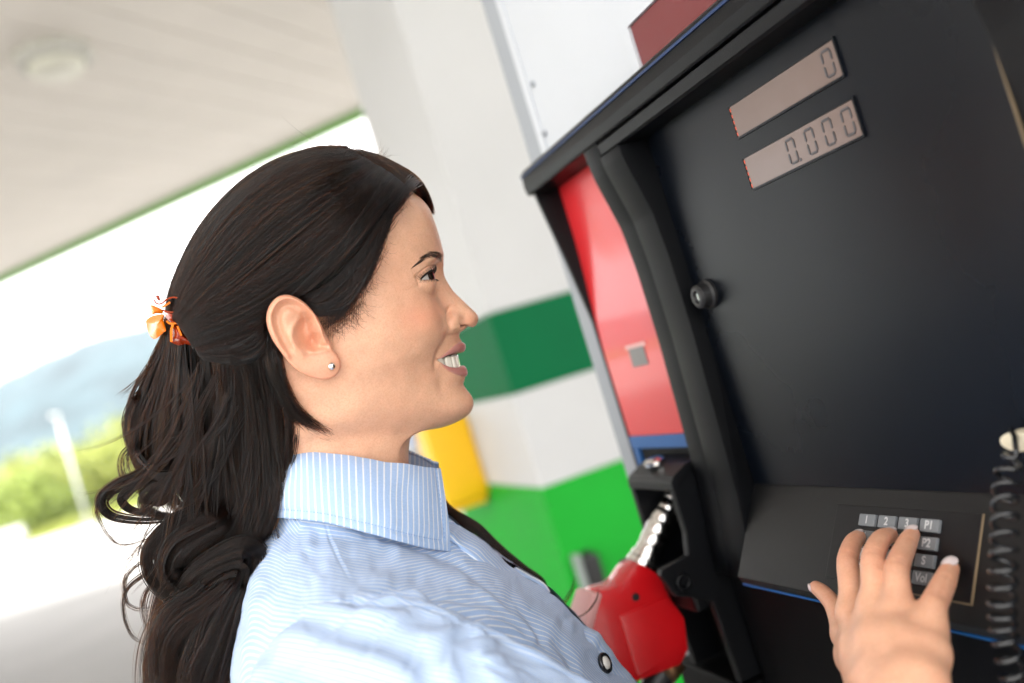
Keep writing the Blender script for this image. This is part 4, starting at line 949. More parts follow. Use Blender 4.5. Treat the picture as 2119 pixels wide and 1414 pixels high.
# knuckle creases
hn = np.zeros_like(hv); fn = np.cross(hv[hf[:, 2]]-hv[hf[:, 0]], hv[hf[:, 3]]-hv[hf[:, 1]])
for k in range(4): np.add.at(hn, hf[:, k], fn)
hn /= np.linalg.norm(hn, axis=1)[:, None]+1e-12
if ((hv-hv.mean(0))*hn).sum() < 0: hf = hf[:, ::-1]; hn = -hn
hb_ = np.full(len(hv), .10)
for f in FW:
    for q in (2, 3):
        j, r_ = f[q]; dr = f[q-1][0]-f[q+1][0]; dr /= np.linalg.norm(dr); near_ = np.linalg.norm(hv-j, axis=1) < r_*1.5; back = hn@(-FWD) > .1
        for o_ in ((-.0022, 0, .0022) if q == 2 else (-.0008, .0012)):
            w = np.exp(-(((hv-j)@dr-o_)/.0006)**2)*near_*back; hv = hv-hn*(w*.00055)[:, None]
        hb_ = hb_+.35*np.exp(-((np.linalg.norm(hv-j, axis=1))/(r_*1.3))**2)
    hb_ = hb_+.45*np.exp(-(np.linalg.norm(hv-f[4][0], axis=1)/.008)**2)
def join(V, F, blush=None):
    n = len(HEAD['V']); HEAD['V'] = np.concatenate([HEAD['V'], V]); HEAD['F'] = np.concatenate([HEAD['F'], F+n])
    for k in ('lips', 'scalp', 'liner', 'dark'): HEAD[k] = np.concatenate([HEAD[k], np.zeros(len(V))])
    HEAD['blush'] = np.concatenate([HEAD['blush'], np.zeros(len(V)) if blush is None else blush])
join(hv, hf, np.clip(hb_, 0, .8))
# forearm down to the elbow and up into the sleeve; the other arm hangs inside its sleeve
w0 = (WR[0][1][0]+WR[1][1][0])/2; fa = spline(np.array([w0, w0+(ELB-w0)*.12, w0+(ELB-w0)*.40, ELB, hw(1240, 1660, .196), hw(900, 1500, .186)]), 60); fr_ = np.interp(np.linspace(0, 1, 60), [0, .06, .18, .4, .62, 1], [.002, .015, .0255, .034, .040, .046])
mb = MB(); mb.tube(fa, fr_, 32); join(np.concatenate(mb.V), np.array([f for f in mb.F if len(f) == 4]))
mb = MB(); mb.tube(hmirror(np.array([hw(680, 1480, .15), hw(660, 1700, .19), hw(640, 2000, .20)])), .045, 24); join(np.concatenate(mb.V), np.array([f for f in mb.F if len(f) == 4]))
# torso core under the shirt
tc_ = spline(np.array([hw(760, 1080, 0), hw(800, 1250, 0), hw(820, 1450, 0), hw(920, 1750, 0), hw(1080, 2180, 0)]), 30); mb = MB(); mb.tube(tc_, np.interp(np.linspace(0, 1, 30), [0, .3, 1], [.04, .07, .085]), 32); join(np.concatenate(mb.V), np.array([f for f in mb.F if len(f) == 4]))
# nails
m_nail = mat('pale nail varnish', (.80, .68, .67), .18, coat=.7)
for i, f in enumerate(FW):
    (a, ra), (b, rb) = f[3], f[4]; d = b-a; d /= np.linalg.norm(d); vw = CAM-b; vw /= np.linalg.norm(vw)
    dor = (tnw*.55+vw*.75) if i < 4 else (vw*.7-CR*.45-CU*.55); dor = dor-d*dor.dot(d); dor /= np.linalg.norm(dor); sd_ = np.cross(d, dor)
    wN = rb*.80*(1.0 if i != 3 else 1.08); lN = wN*1.15; c = b-d*(.0010)
    U, Vv = np.meshgrid(np.linspace(-1, 1, 17), np.linspace(-1, 1, 19)); lim = np.sqrt(np.clip(1-np.abs(Vv)**3.2, 0.03, 1)); xx = U*lim*wN; R_ = rb+.00035
    P_ = c+d*(Vv*lN+lN*.42)[..., None]+sd_*xx[..., None]+dor*(np.sqrt(np.clip(R_**2-xx**2, 0, None))*1.0-.0012*np.clip(Vv, 0, 1)**2*1.2-.0002)[..., None]
    P2 = P_-dor*.0007; n = P_.shape[0]*P_.shape[1]; F = gridF(19, 17); ed_ = list(range(17))+[17*k+16 for k in range(1, 19)]+[18*17+k for k in range(15, -1, -1)]+[17*k for k in range(17, 0, -1)]
    side = np.array([(ed_[k], ed_[(k+1) % len(ed_)], ed_[(k+1) % len(ed_)]+n, ed_[k]+n) for k in range(len(ed_))])
    mesh('fingernail', np.concatenate([P_.reshape(-1, 3), P2.reshape(-1, 3)]), np.concatenate([F, F[:, ::-1]+n, side]), m_nail, person, True)
# ================================================================== hair
m_hair = bpy.data.materials.new('dark brown hair'); m_hair.use_nodes = True; t = m_hair.node_tree; t.nodes.clear()
hb = t.nodes.new('ShaderNodeBsdfHairPrincipled'); hb.parametrization = 'MELANIN'
for k, v in (('Melanin', .90), ('Melanin Redness', .5), ('Roughness', .24), ('Radial Roughness', .45), ('Coat', .0), ('IOR', 1.40), ('Random Color', .25), ('Random Roughness', .2)): hb.inputs[k].default_value = v
mo = t.nodes.new('ShaderNodeOutputMaterial'); t.links.new(hb.outputs[0], mo.inputs[0])
at_ = t.nodes.new('ShaderNodeAttribute'); at_.attribute_name = 'tone'; mr = t.nodes.new('ShaderNodeMapRange'); mr.inputs[3].default_value = 1.0; mr.inputs[4].default_value = .86
t.links.new(at_.outputs['Fac'], mr.inputs[0]); t.links.new(mr.outputs[0], hb.inputs['Melanin'])
# outline of the head of hair; the surface bulges towards the camera away from it
HOUT = spline([(905, 452), (900, 425), (886, 392), (860, 362), (820, 338), (770, 322), (720, 308), (660, 309), (600, 325), (545, 352), (490, 392), (440, 445), (400, 500), (370, 558), (350, 610), (340, 650), (345, 700)], 160)
def hl(px, py):                             # hair surface offset (metres) over a photo pixel
    d, _ = polydist(np.asarray(px, float), np.asarray(py, float), HOUT); ins = inside(np.asarray(px, float), np.asarray(py, float), np.vstack([HOUT, [(345, 1500), (1100, 1500), (1100, 452)]]))
    q = np.where(ins, np.clip(d/205, 0, 1), 0); return .0775*np.sqrt(1-(1-q)**2)
_gx, _gy = np.arange(160, 1240, 4.), np.arange(260, 1520, 4.)
_GX, _GY = np.meshgrid(_gx, _gy); _HL = hl(_GX, _GY)
def hlq(x, y):                              # quick lookup of the same surface
    u = np.clip((x-160)/4, 0, len(_gx)-1.01); v = np.clip((y-260)/4, 0, len(_gy)-1.01); i, j = v.astype(int), u.astype(int); f, h = v-i, u-j
    return (_HL[i, j]*(1-h)+_HL[i, j+1]*h)*(1-f)+(_HL[i+1, j]*(1-h)+_HL[i+1, j+1]*h)*f
hg = np.random.default_rng(5)
SP, SL, SR_, SN, ST = [], [], [], [], []        # pixel points, offsets, radii, counts, tones
SP2 = []                                        # ready world strands
def put(C, La, r0, tone, tip=.3, mirror=None):
    """C (n, m, 2), La (n, m); mirror = indices to repeat on her other side"""
    n, m = La.shape; t_ = np.linspace(0, 1, m); W_ = hw(C[..., 0], C[..., 1], La); ra = r0*(1-(1-tip)*smooth01(t_, .5, 1))[None]*hg.uniform(.7, 1.3, (n, 1)); ra[:, 0] *= .5
    SP2.append((W_, ra, tone))
    if mirror is not None and len(mirror): SP2.append((hmirror(W_[mirror]), ra[mirror]*1.4, tone[mirror]))
def trim(C, La, a, b):
    """keep each strand between fractions a and b of its length"""
    n, m = La.shape; q = a[:, None]+(b-a)[:, None]*np.linspace(0, 1, m)[None]; x = q*(m-1); i = np.clip(x.astype(int), 0, m-2); f = x-i; I = np.arange(n)[:, None]
    return C[I, i]*(1-f[..., None])+C[I, i+1]*f[..., None], La[I, i]*(1-f)+La[I, i+1]*f
def sheet_h(guides, n, npt=22, jit=4, thick=.004, lat=None, lift=.002, r0=.00017, mirror=True, cut=0, head=0, clump=16, wav=1.5, edge=.03, tone=0):
    """strands between neighbouring traced guide lines, gathered in clumps; on the head they follow the hair surface"""
    n = int(n*HAIR_N); Gd = np.array([spline(np.array(g_, float), npt) for g_ in guides]); m = len(Gd); t_ = np.linspace(0, 1, npt)[None]
    nc = max(3, n//clump); k = hg.integers(0, nc, n); cu_ = hg.uniform(-edge, 1+edge, nc); cph = hg.uniform(0, 6.28, (nc, 4)); cdep = hg.random(nc); ct = hg.normal(0, 1, nc)
    u_ = cu_[k]+hg.normal(0, .35/nc**.5*.25, n)+hg.normal(0, .006, n); x = u_*(m-1); a = np.clip(x.astype(int), 0, m-2); f = (x-a)[:, None]
    C = Gd[a]*(1-f[..., None])+Gd[a+1]*f[..., None]; tg = np.gradient(C, axis=1); nr = np.stack([-tg[..., 1], tg[..., 0]], -1); nr /= np.linalg.norm(nr, axis=-1, keepdims=True)+1e-9
    p = cph[k]; w = wav*(np.sin(t_*5+p[:, :1])*.6+np.sin(t_*11+p[:, 1:2])*.35)+jit*.3*hg.normal(0, 1, (n, 1))*(1-.6*np.sin(t_*3.14))+jit*.22*np.sin(t_*7+hg.uniform(0, 6.28, (n, 1)))*hg.normal(0, 1, (n, 1))
    C = C+nr*w[..., None]
    dep = thick*(-.75*cdep[k][:, None]+.22*hg.normal(0, 1, (n, 1)))+.0010*np.sin(t_*9+p[:, 2:3])
    if lat is None: h_ = hlq(C[..., 0], C[..., 1]); La = h_+lift+dep*np.minimum(1, h_/.06)-.016*np.exp(-((C[..., 0]-600)/46)**2-((C[..., 1]-668)/56)**2)
    else:
        Lg = np.array([np.interp(t_[0], np.linspace(0, 1, len(l)), l) for l in lat])/1000; La = Lg[a]*(1-f)+Lg[a+1]*f+dep
    if cut or head: C, La = trim(C, La, hg.uniform(0, head, n) if head else np.zeros(n), 1-cut*hg.random(n)**1.3 if cut else np.ones(n))
    put(C, La, r0, np.clip(.42+.30*ct[k]+.20*hg.normal(0, 1, n)+tone, 0, 1), mirror=np.arange(0, n, 2) if mirror else None)
HAIR_N = .42
# --- swept back from the parting to the clip
A = [[(722, 309), (660, 311), (600, 327), (545, 354), (490, 394), (440, 447), (402, 502), (372, 560), (352, 612), (345, 650)],
     [(742, 322), (680, 331), (620, 350), (560, 384), (505, 428), (455, 482), (418, 535), (386, 586), (364, 630), (352, 656)],
     [(760, 333), (705, 354), (645, 384), (585, 424), (528, 472), (475, 526), (432, 573), (398, 613), (372, 645), (360, 664)],
     [(778, 342), (730, 376), (672, 416), (612, 462), (552, 512), (495, 562), (446, 602), (408, 634), (382, 658), (370, 674)],
     [(798, 352), (754, 400), (700, 450), (640, 502), (578, 550), (518, 596), (464, 630), (420, 656), (392, 674), (378, 686)],
     [(815, 366), (774, 424), (722, 484), (664, 538), (602, 586), (540, 626), (482, 656), (432, 678), (402, 692), (388, 702)],
     [(826, 378), (786, 440), (736, 506), (680, 560), (622, 604), (566, 644), (506, 678), (450, 700), (416, 710), (396, 716)]]
sheet_h(A, 15000, 24, thick=.009, lift=.004, wav=2.5)
sheet_h(A, 2200, 24, thick=.003, lift=.0065, jit=10, wav=4, r0=.00012)
# --- lower side hair, below the sweep, round to the clip
sheet_h([[(640, 606), (590, 622), (540, 652), (490, 680), (440, 700), (400, 712)], [(600, 612), (566, 640), (530, 680), (490, 705), (446, 716), (404, 722)], [(572, 640), (556, 680), (530, 712), (492, 730), (450, 736), (410, 734)], [(562, 690), (550, 722), (526, 745), (492, 752), (456, 750), (424, 744)]], 3600, 16, thick=.006, lift=.001)
# --- front lock that falls over the temple and sweeps behind the ear
sheet_h([[(806, 356), (776, 402), (738, 456), (694, 514), (652, 560), (616, 596), (588, 625), (570, 660)], [(836, 380), (806, 418), (768, 468), (722, 522), (680, 566), (640, 600), (606, 622), (582, 645)]], 2600, 20, thick=.004, lift=.0075, wav=1)
# --- temple hair from the hairline, above and into the ear
sheet_h([[(838, 392), (812, 425), (782, 474), (742, 530), (698, 578), (656, 606), (620, 614), (594, 618)], [(818, 418), (796, 458), (766, 512), (728, 566), (692, 604), (656, 624), (632, 628), (604, 622)], [(798, 452), (784, 500), (760, 548), (728, 594), (700, 624), (672, 638), (648, 638), (630, 630)], [(786, 500), (766, 548), (744, 590), (722, 622), (700, 640), (680, 648), (662, 648), (646, 640)]], 3600, 18, thick=.004, lift=.004, wav=3.5, jit=9, head=.15, edge=.08)
sheet_h([[(842, 394), (816, 428), (788, 476), (752, 532), (712, 588)], [(806, 436), (788, 482), (762, 538), (730, 596), (700, 636)], [(784, 500), (766, 548), (742, 594), (716, 630), (684, 654)], [(760, 545), (744, 588), (720, 628), (696, 652), (668, 664)]], 2600, 16, thick=.002, lift=.003, wav=8, jit=18, edge=.22, cut=.55, r0=.00010, clump=7)
# --- front hair: rolls forward from the parting and falls on the far side of the brow
sheet_h([[(728, 314), (768, 322), (812, 340), (850, 360), (876, 388), (890, 420), (895, 446)], [(744, 324), (784, 336), (820, 350), (848, 366), (868, 388), (882, 415), (890, 440)], [(760, 336), (790, 346), (818, 358), (838, 372), (852, 386), (866, 404), (878, 424)]], 4200, 18, lat=[[4, 4, 2, 0, -4, -10, -16], [12, 16, 16, 12, 4, -6, -14], [22, 28, 30, 26, 18, 4, -8]], thick=.008, wav=3, jit=7, head=.06, cut=.15, mirror=False)
sheet_h([[(740, 318), (790, 330), (836, 356), (872, 396), (888, 432)], [(752, 326), (800, 344), (842, 374), (868, 408), (884, 440)]], 3000, 18, lat=[[-6, -10, -14, -22, -30], [-20, -26, -30, -36, -44]], thick=.012, wav=3, jit=7, head=.06, cut=.15, mirror=False)
sheet_h([[(742, 322), (788, 340), (822, 360), (842, 382), (838, 408), (816, 436)], [(752, 332), (786, 348), (812, 366), (828, 384), (822, 410), (800, 440)]], 2200, 16, lat=[[14, 26, 32, 36, 44, 52], [24, 34, 42, 46, 52, 58]], thick=.005, wav=3, jit=8, head=.08, cut=.3, mirror=False)
# --- fuzzy hairline
for i in range(900):
    k = hg.random(); hp = spline(np.array([(842, 394), (815, 422), (793, 456), (788, 500), (765, 546), (748, 586), (732, 628), (700, 652), (668, 660)]), 100)[int(k*99)]
    an = R(155-60*k+hg.normal()*22); ln = hg.uniform(18, 60)*(1.0 if k > .3 else .7); cu_ = hg.normal(0, .9); t_ = np.linspace(0, 1, 9)
    th = an+cu_*t_*1.6; st = np.stack([np.cumsum(np.cos(th)), np.cumsum(np.sin(th))], 1)/9*ln; c = hp+[hg.normal()*5+3, hg.normal()*5]+st
    pp = onface(np.minimum(c[:, 0], 900), c[:, 1], .0006); SP2.append((pp[None], (.00007*(1-.6*t_))[None], np.array([.4]))); SP2.append((hmirror(pp)[None], (.00007*(1-.6*t_))[None], np.array([.4])))
# --- loose tuft and wisp from behind the ear down the neck
sheet_h([[(556, 665), (553, 700), (560, 760), (580, 815), (604, 858), (632, 886)], [(578, 705), (572, 740), (584, 790), (606, 836), (640, 872), (684, 900)]], 3200, 18, lat=[[70, 74, 74, 70, 66, 62], [70, 74, 73, 69, 64, 60]], thick=.006, cut=.75, wav=6, jit=16, edge=.18)
sheet_h([[(600, 800), (622, 850), (655, 886), (700, 912)], [(590, 810), (606, 870), (630, 905), (650, 925)]], 60, 14, lat=[[60, 57, 54, 53], [60, 57, 55, 54]], thick=.002, cut=.4, wav=6, jit=14, mirror=False, r0=.00012)
# --- straight hanging hair between the clip and the ear
D = [[(398, 716), (400, 790), (405, 870), (400, 950), (395, 1030), (380, 1100)], [(430, 735), (438, 810), (445, 900), (448, 985), (440, 1060), (415, 1130)], [(470, 748), (480, 830), (490, 920), (496, 1000), (490, 1070), (470, 1140)],
     [(510, 748), (524, 830), (534, 920), (540, 1000), (532, 1070), (512, 1130)], [(545, 730), (562, 810), (574, 900), (576, 980), (566, 1050), (536, 1130)], [(562, 700), (585, 790), (600, 870), (600, 950), (585, 1020), (556, 1110)]]
Dl = [[20, 14, 10, 12, 18, 24], [46, 40, 36, 34, 36, 40], [60, 54, 50, 48, 50, 54], [66, 60, 56, 56, 58, 60], [70, 62, 58, 58, 60, 58], [72, 62, 56, 54, 54, 50]]
sheet_h(D, 11000, 22, lat=Dl, thick=.012, wav=4, cut=.12)
sheet_h(D, 1500, 22, lat=(np.array(Dl)+6).tolist(), thick=.006, wav=12, jit=14, cut=.2, r0=.00012)
Dm = [[(x, y) for x, y in q] for q in D]
sheet_h(Dm, 5200, 18, lat=(np.array(Dl)*0+[[0, -4, -6, -6, -6, -6]]).tolist(), thick=.030, wav=6, cut=.12, r0=.00024, mirror=False)
# --- tail below the clip: fans out to the left in waves
T = [[(350, 655), (340, 700), (322, 735), (296, 785), (272, 838), (262, 890), (272, 945), (300, 985)], [(356, 660), (346, 712), (334, 760), (312, 820), (296, 880), (290, 940), (304, 1000), (340, 1050)], [(364, 664), (360, 715), (350, 775), (336, 850), (330, 920), (340, 985), (372, 1040), (404, 1090)], [(374, 672), (374, 725), (370, 790), (368, 870), (374, 945), (392, 1010), (412, 1060), (420, 1120)], [(388, 680), (392, 730), (396, 800), (404, 890), (414, 970), (424, 1040), (426, 1100), (420, 1160)]]
Tl = [[4, 4, 6, 8, 10, 10, 8, 6], [12, 14, 16, 18, 18, 16, 14, 14], [20, 22, 24, 26, 26, 24, 22, 20], [26, 28, 32, 34, 34, 32, 30, 28], [30, 30, 36, 40, 40, 38, 36, 34]]
sheet_h(T, 5200, 24, lat=Tl, thick=.012, wav=9, cut=.22, jit=7, mirror=False)
sheet_h(T, 1600, 24, lat=(np.array(Tl)-26).tolist(), thick=.012, wav=10, cut=.25, jit=8, mirror=False, r0=.00020)
# --- locks: a bundle of strands round one traced line
def lock(line, n, w, lat, npt=36, r0=.00015, cut=.12, taper=(.5, 1, .35), wisp=0, twist=1.2, head=.14, sink=10, tone=0):
    """a bundle of strands round one traced line; its root starts inside the hair"""
    n = max(8, int(n*.5)) if n > 60 else n
    c0 = spline(np.array(line, float), npt); t1 = np.linspace(0, 1, npt); l0 = np.interp(t1, np.linspace(0, 1, len(lat)), lat)/1000-(sink/1000)*(1-smooth01(t1, 0, .22)); t_ = t1[None]
    tang = np.gradient(c0, axis=0); nrm = np.stack([-tang[:, 1], tang[:, 0]], 1); nrm /= np.linalg.norm(nrm, axis=1)[:, None]+1e-9; wp = np.interp(t1, [0, .5, 1], taper)*w
    nc = max(3, n//14); k = hg.integers(0, nc, n); cq = np.clip(hg.normal(0, .55, (nc, 1)), -1.1, 1.1); cz = hg.uniform(-1, 1, (nc, 1))*np.sqrt(np.maximum(0, 1.25-cq*cq)); can = hg.normal(0, 1, (nc, 1))
    q = cq[k]+hg.normal(0, .09, (n, 1)); z = cz[k]+hg.normal(0, .09, (n, 1)); an = twist*t_*(can[k]*.6+hg.normal(0, .12, (n, 1)))
    A_ = q*np.cos(an)-z*np.sin(an); B_ = q*np.sin(an)+z*np.cos(an)
    C = c0[None]+nrm[None]*(A_*wp[None]+wisp*hg.normal(0, 1, (n, 1))*np.sin(t_*3+hg.uniform(0, 6, (n, 1))))[..., None]; La = l0[None]+B_*wp[None]*KPX*.8
    C, La = trim(C, La, hg.uniform(0, head, n), 1-cut*hg.random(n)); put(C, La, r0, np.clip(.42+.28*hg.normal(0, 1, nc)[k]+.2*hg.normal(0, 1, n)+tone, 0, 1))
lock([(390, 870), (359, 914), (292, 977), (240, 1003), (209, 1035), (229, 1067), (292, 1078), (359, 1072), (385, 1050)], 420, 14, [20, 22, 26, 26, 20, 14, 16, 24, 30])
lock([(372, 900), (350, 950), (300, 990), (266, 1014), (250, 1036), (272, 1058), (328, 1067), (375, 1074)], 480, 15, [24, 26, 30, 30, 26, 24, 26, 30])
lock([(300, 850), (282, 900), (290, 945), (330, 985), (352, 1015), (330, 1040), (296, 1028), (300, 1000), (340, 992)], 300, 12, [16, 18, 24, 30, 34, 32, 26, 24, 26])
lock([(420, 900), (380, 905), (345, 930), (340, 965), (365, 1000), (400, 1040)], 380, 16, [34, 36, 36, 34, 34, 34])
lock([(470, 880), (430, 940), (390, 980), (352, 1010), (318, 1020), (300, 1044), (330, 1066), (400, 1070)], 420, 18, [52, 50, 46, 42, 38, 34, 34, 38], wisp=3)
lock([(500, 820), (470, 900), (410, 960), (360, 985), (320, 985), (300, 965)], 200, 14, [58, 56, 52, 46, 40, 36], wisp=3)
# rolled curls on the shoulder
lock([(470, 1010), (440, 1060), (400, 1088), (358, 1112), (330, 1152), (340, 1196), (380, 1222), (430, 1212), (470, 1180)], 1500, 38, [46, 48, 48, 46, 40, 34, 34, 40, 46], taper=(.8, 1.1, .6))
lock([(500, 1040), (462, 1082), (418, 1110), (376, 1140), (360, 1180), (388, 1206), (440, 1186)], 1200, 34, [54, 56, 58, 56, 50, 46, 50], taper=(.8, 1.1, .6))
lock([(360, 1240), (400, 1190), (452, 1156), (500, 1138), (524, 1152), (516, 1190), (496, 1230), (488, 1280), (478, 1340)], 1500, 30, [58, 64, 68, 68, 62, 56, 52, 48, 44], taper=(.5, 1.1, .8))
lock([(380, 1270), (420, 1215), (470, 1180), (500, 1180), (490, 1225), (470, 1290), (455, 1380), (450, 1440)], 1400, 36, [52, 58, 62, 60, 54, 50, 46, 46], taper=(.6, 1, 1))
lock([(500, 1130), (480, 1200), (430, 1250), (370, 1290), (338, 1340), (330, 1420), (340, 1480)], 1700, 44, [52, 58, 60, 54, 48, 44, 42], taper=(.7, 1, 1))
lock([(520, 1170), (496, 1220), (468, 1280), (440, 1340), (415, 1400), (404, 1490)], 1900, 46, [54, 60, 62, 60, 56, 52], taper=(.6, 1, 1.1))
lock([(330, 1310), (360, 1345), (410, 1360), (460, 1352), (478, 1330)], 260, 20, [40, 48, 52, 50, 44], taper=(.5, 1, .5))
lock([(326, 1350), (356, 1392), (410, 1408), (462, 1398)], 260, 22, [38, 46, 50, 48], taper=(.6, 1, .7))
lock([(420, 1100), (380, 1180), (360, 1240), (345, 1300), (335, 1380)], 1100, 40, [10, 8, 6, 6, 6], taper=(.8, 1, .8), r0=.00024)
lock([(500, 1090), (470, 1180), (430, 1280), (410, 1380), (400, 1480)], 1600, 62, [20, 18, 16, 16, 16], taper=(.8, 1, 1), r0=.00026)
lock([(340, 1175), (332, 1215), (345, 1250), (370, 1280)], 120, 8, [30, 30, 34, 40])
# fine strands laid loosely over the curls and the tail
for i in range(60):
    x0, y0 = hg.uniform(380, 560), hg.uniform(740, 960); pts_ = [(x0, y0)]; an = R(100+hg.normal(0, 14)); cv_ = hg.normal(.03, .07)
    for k in range(7): an += cv_; pts_.append((pts_[-1][0]+math.cos(an)*hg.uniform(42, 62), pts_[-1][1]+math.sin(an)*hg.uniform(42, 62)))
    lock(pts_, int(hg.integers(4, 14)), 4, [62, 62, 60, 56, 50], r0=.00012, cut=.3, wisp=4, sink=4, tone=.12)
for i in range(34):
    x0, y0 = hg.uniform(330, 420), hg.uniform(740, 1150); pts_ = [(x0, y0)]; an = R(100+hg.normal(0, 16)); cv_ = hg.uniform(-.12, .09)
    for k in range(7): an += cv_; pts_.append((pts_[-1][0]+math.cos(an)*hg.uniform(24, 44), pts_[-1][1]+math.sin(an)*hg.uniform(24, 44)))
    lock(pts_, int(hg.integers(2, 8)), 4, [34, 36, 34, 30], r0=.00010, cut=.3, wisp=5, sink=2)
# thin wisps on the left
for ln_, n_, w_ in (([(350, 985), (262, 1010), (204, 1049), (222, 1103), (256, 1127), (314, 1112), (356, 1096)], 26, 5), ([(330, 1170), (296, 1190), (262, 1219), (254, 1264), (274, 1318), (322, 1338)], 40, 4), ([(345, 1190), (310, 1215), (297, 1246), (301, 1286), (320, 1336)], 36, 4),
                    ([(322, 830), (280, 900), (264, 960), (290, 1010)], 26, 6), ([(330, 1150), (284, 1168), (256, 1200), (262, 1250), (300, 1262), (348, 1240)], 22, 5), ([(318, 1100), (280, 1140), (258, 1170), (252, 1230)], 14, 4), ([(340, 900), (262, 935), (256, 985), (300, 1020), (336, 1010)], 30, 7),
                    ([(300, 800), (262, 852), (258, 905), (276, 950)], 60, 6), ([(330, 740), (270, 800), (240, 822)], 14, 4), ([(345, 1210), (330, 1260), (338, 1330), (352, 1380)], 60, 6)):
    lock(ln_, n_, w_, [20, 22, 24, 26, 26], r0=.00011, cut=.3, wisp=5)
# the lock that has slipped to the front over the far shoulder
lock([(905, 1030), (935, 1062), (985, 1092), (1030, 1136), (1082, 1176), (1120, 1200), (1132, 1222)], 520, 13, [-66, -62, -56, -50, -46, -42, -40], taper=(.9, 1, .25), cut=.22)
lock([(900, 1040), (960, 1090), (1020, 1150), (1075, 1188)], 260, 12, [-70, -64, -58, -54], taper=(.9, 1, .3), cut=.2)
lock([(1148, 1262), (1165, 1250), (1182, 1222), (1190, 1190)], 24, 4, [-38, -38, -38, -38], cut=.3)
lock([(1178, 1284), (1210, 1270), (1232, 1244), (1240, 1215)], 24, 3, [-34, -34, -32, -30], cut=.3)
# fly-aways over the crown and the back
for i in range(190):
    k = hg.integers(52, 150); p0 = HOUT[k]; d_ = HOUT[min(k+6, 159)]-HOUT[max(k-6, 0)]; an = math.atan2(d_[1], d_[0])+hg.normal(0, .14); ln = hg.uniform(40, 130); t_ = np.linspace(0, 1, 10); th = an+hg.normal(0, .35)*t_
    c = p0+hg.normal(0, 3, 2)+np.stack([np.cumsum(np.cos(th)), np.cumsum(np.sin(th))], 1)/10*ln; put(c[None], np.full((1, 10), hg.normal(0, .02)), .00005, np.array([.5]))
for i in range(130):                        # short loose hairs standing off the parting
    p0 = np.array([hg.uniform(690, 790), 0]); p0[1] = np.interp(p0[0], HOUT[::-1, 0], HOUT[::-1, 1])+hg.uniform(0, 8); an = R(hg.choice([-25, 200])+hg.normal(0, 28)); ln = hg.uniform(14, 46); t_ = np.linspace(0, 1, 9); th = an+hg.normal(0, 1.1)*t_
    c = p0+np.stack([np.cumsum(np.cos(th)), np.cumsum(np.sin(th))], 1)/9*ln; put(c[None], np.full((1, 9), hg.normal(.008, .014)), .00007, np.array([.5]))
cv = bpy.data.hair_curves.new('hair'); sizes = np.concatenate([np.full(len(a), a.shape[1]) for a, _, _ in SP2]); cv.add_curves(sizes.tolist())
cv.position_data.foreach_set('vector', (np.concatenate([a.reshape(-1, 3) for a, _, _ in SP2])-origin(person)).astype(np.float32).ravel())
ra = cv.attributes.get('radius') or cv.attributes.new('radius', 'FLOAT', 'POINT'); ra.data.foreach_set('value', np.concatenate([b.ravel() for _, b, _ in SP2]).astype(np.float32))
ta = cv.attributes.new('tone', 'FLOAT', 'CURVE'); ta.data.foreach_set('value', np.concatenate([c.ravel() for _, _, c in SP2]).astype(np.float32))
cv.materials.append(m_hair); hair_o = link(bpy.data.objects.new('hair', cv), person)
print('strands', len(sizes), 'points', int(sizes.sum()))
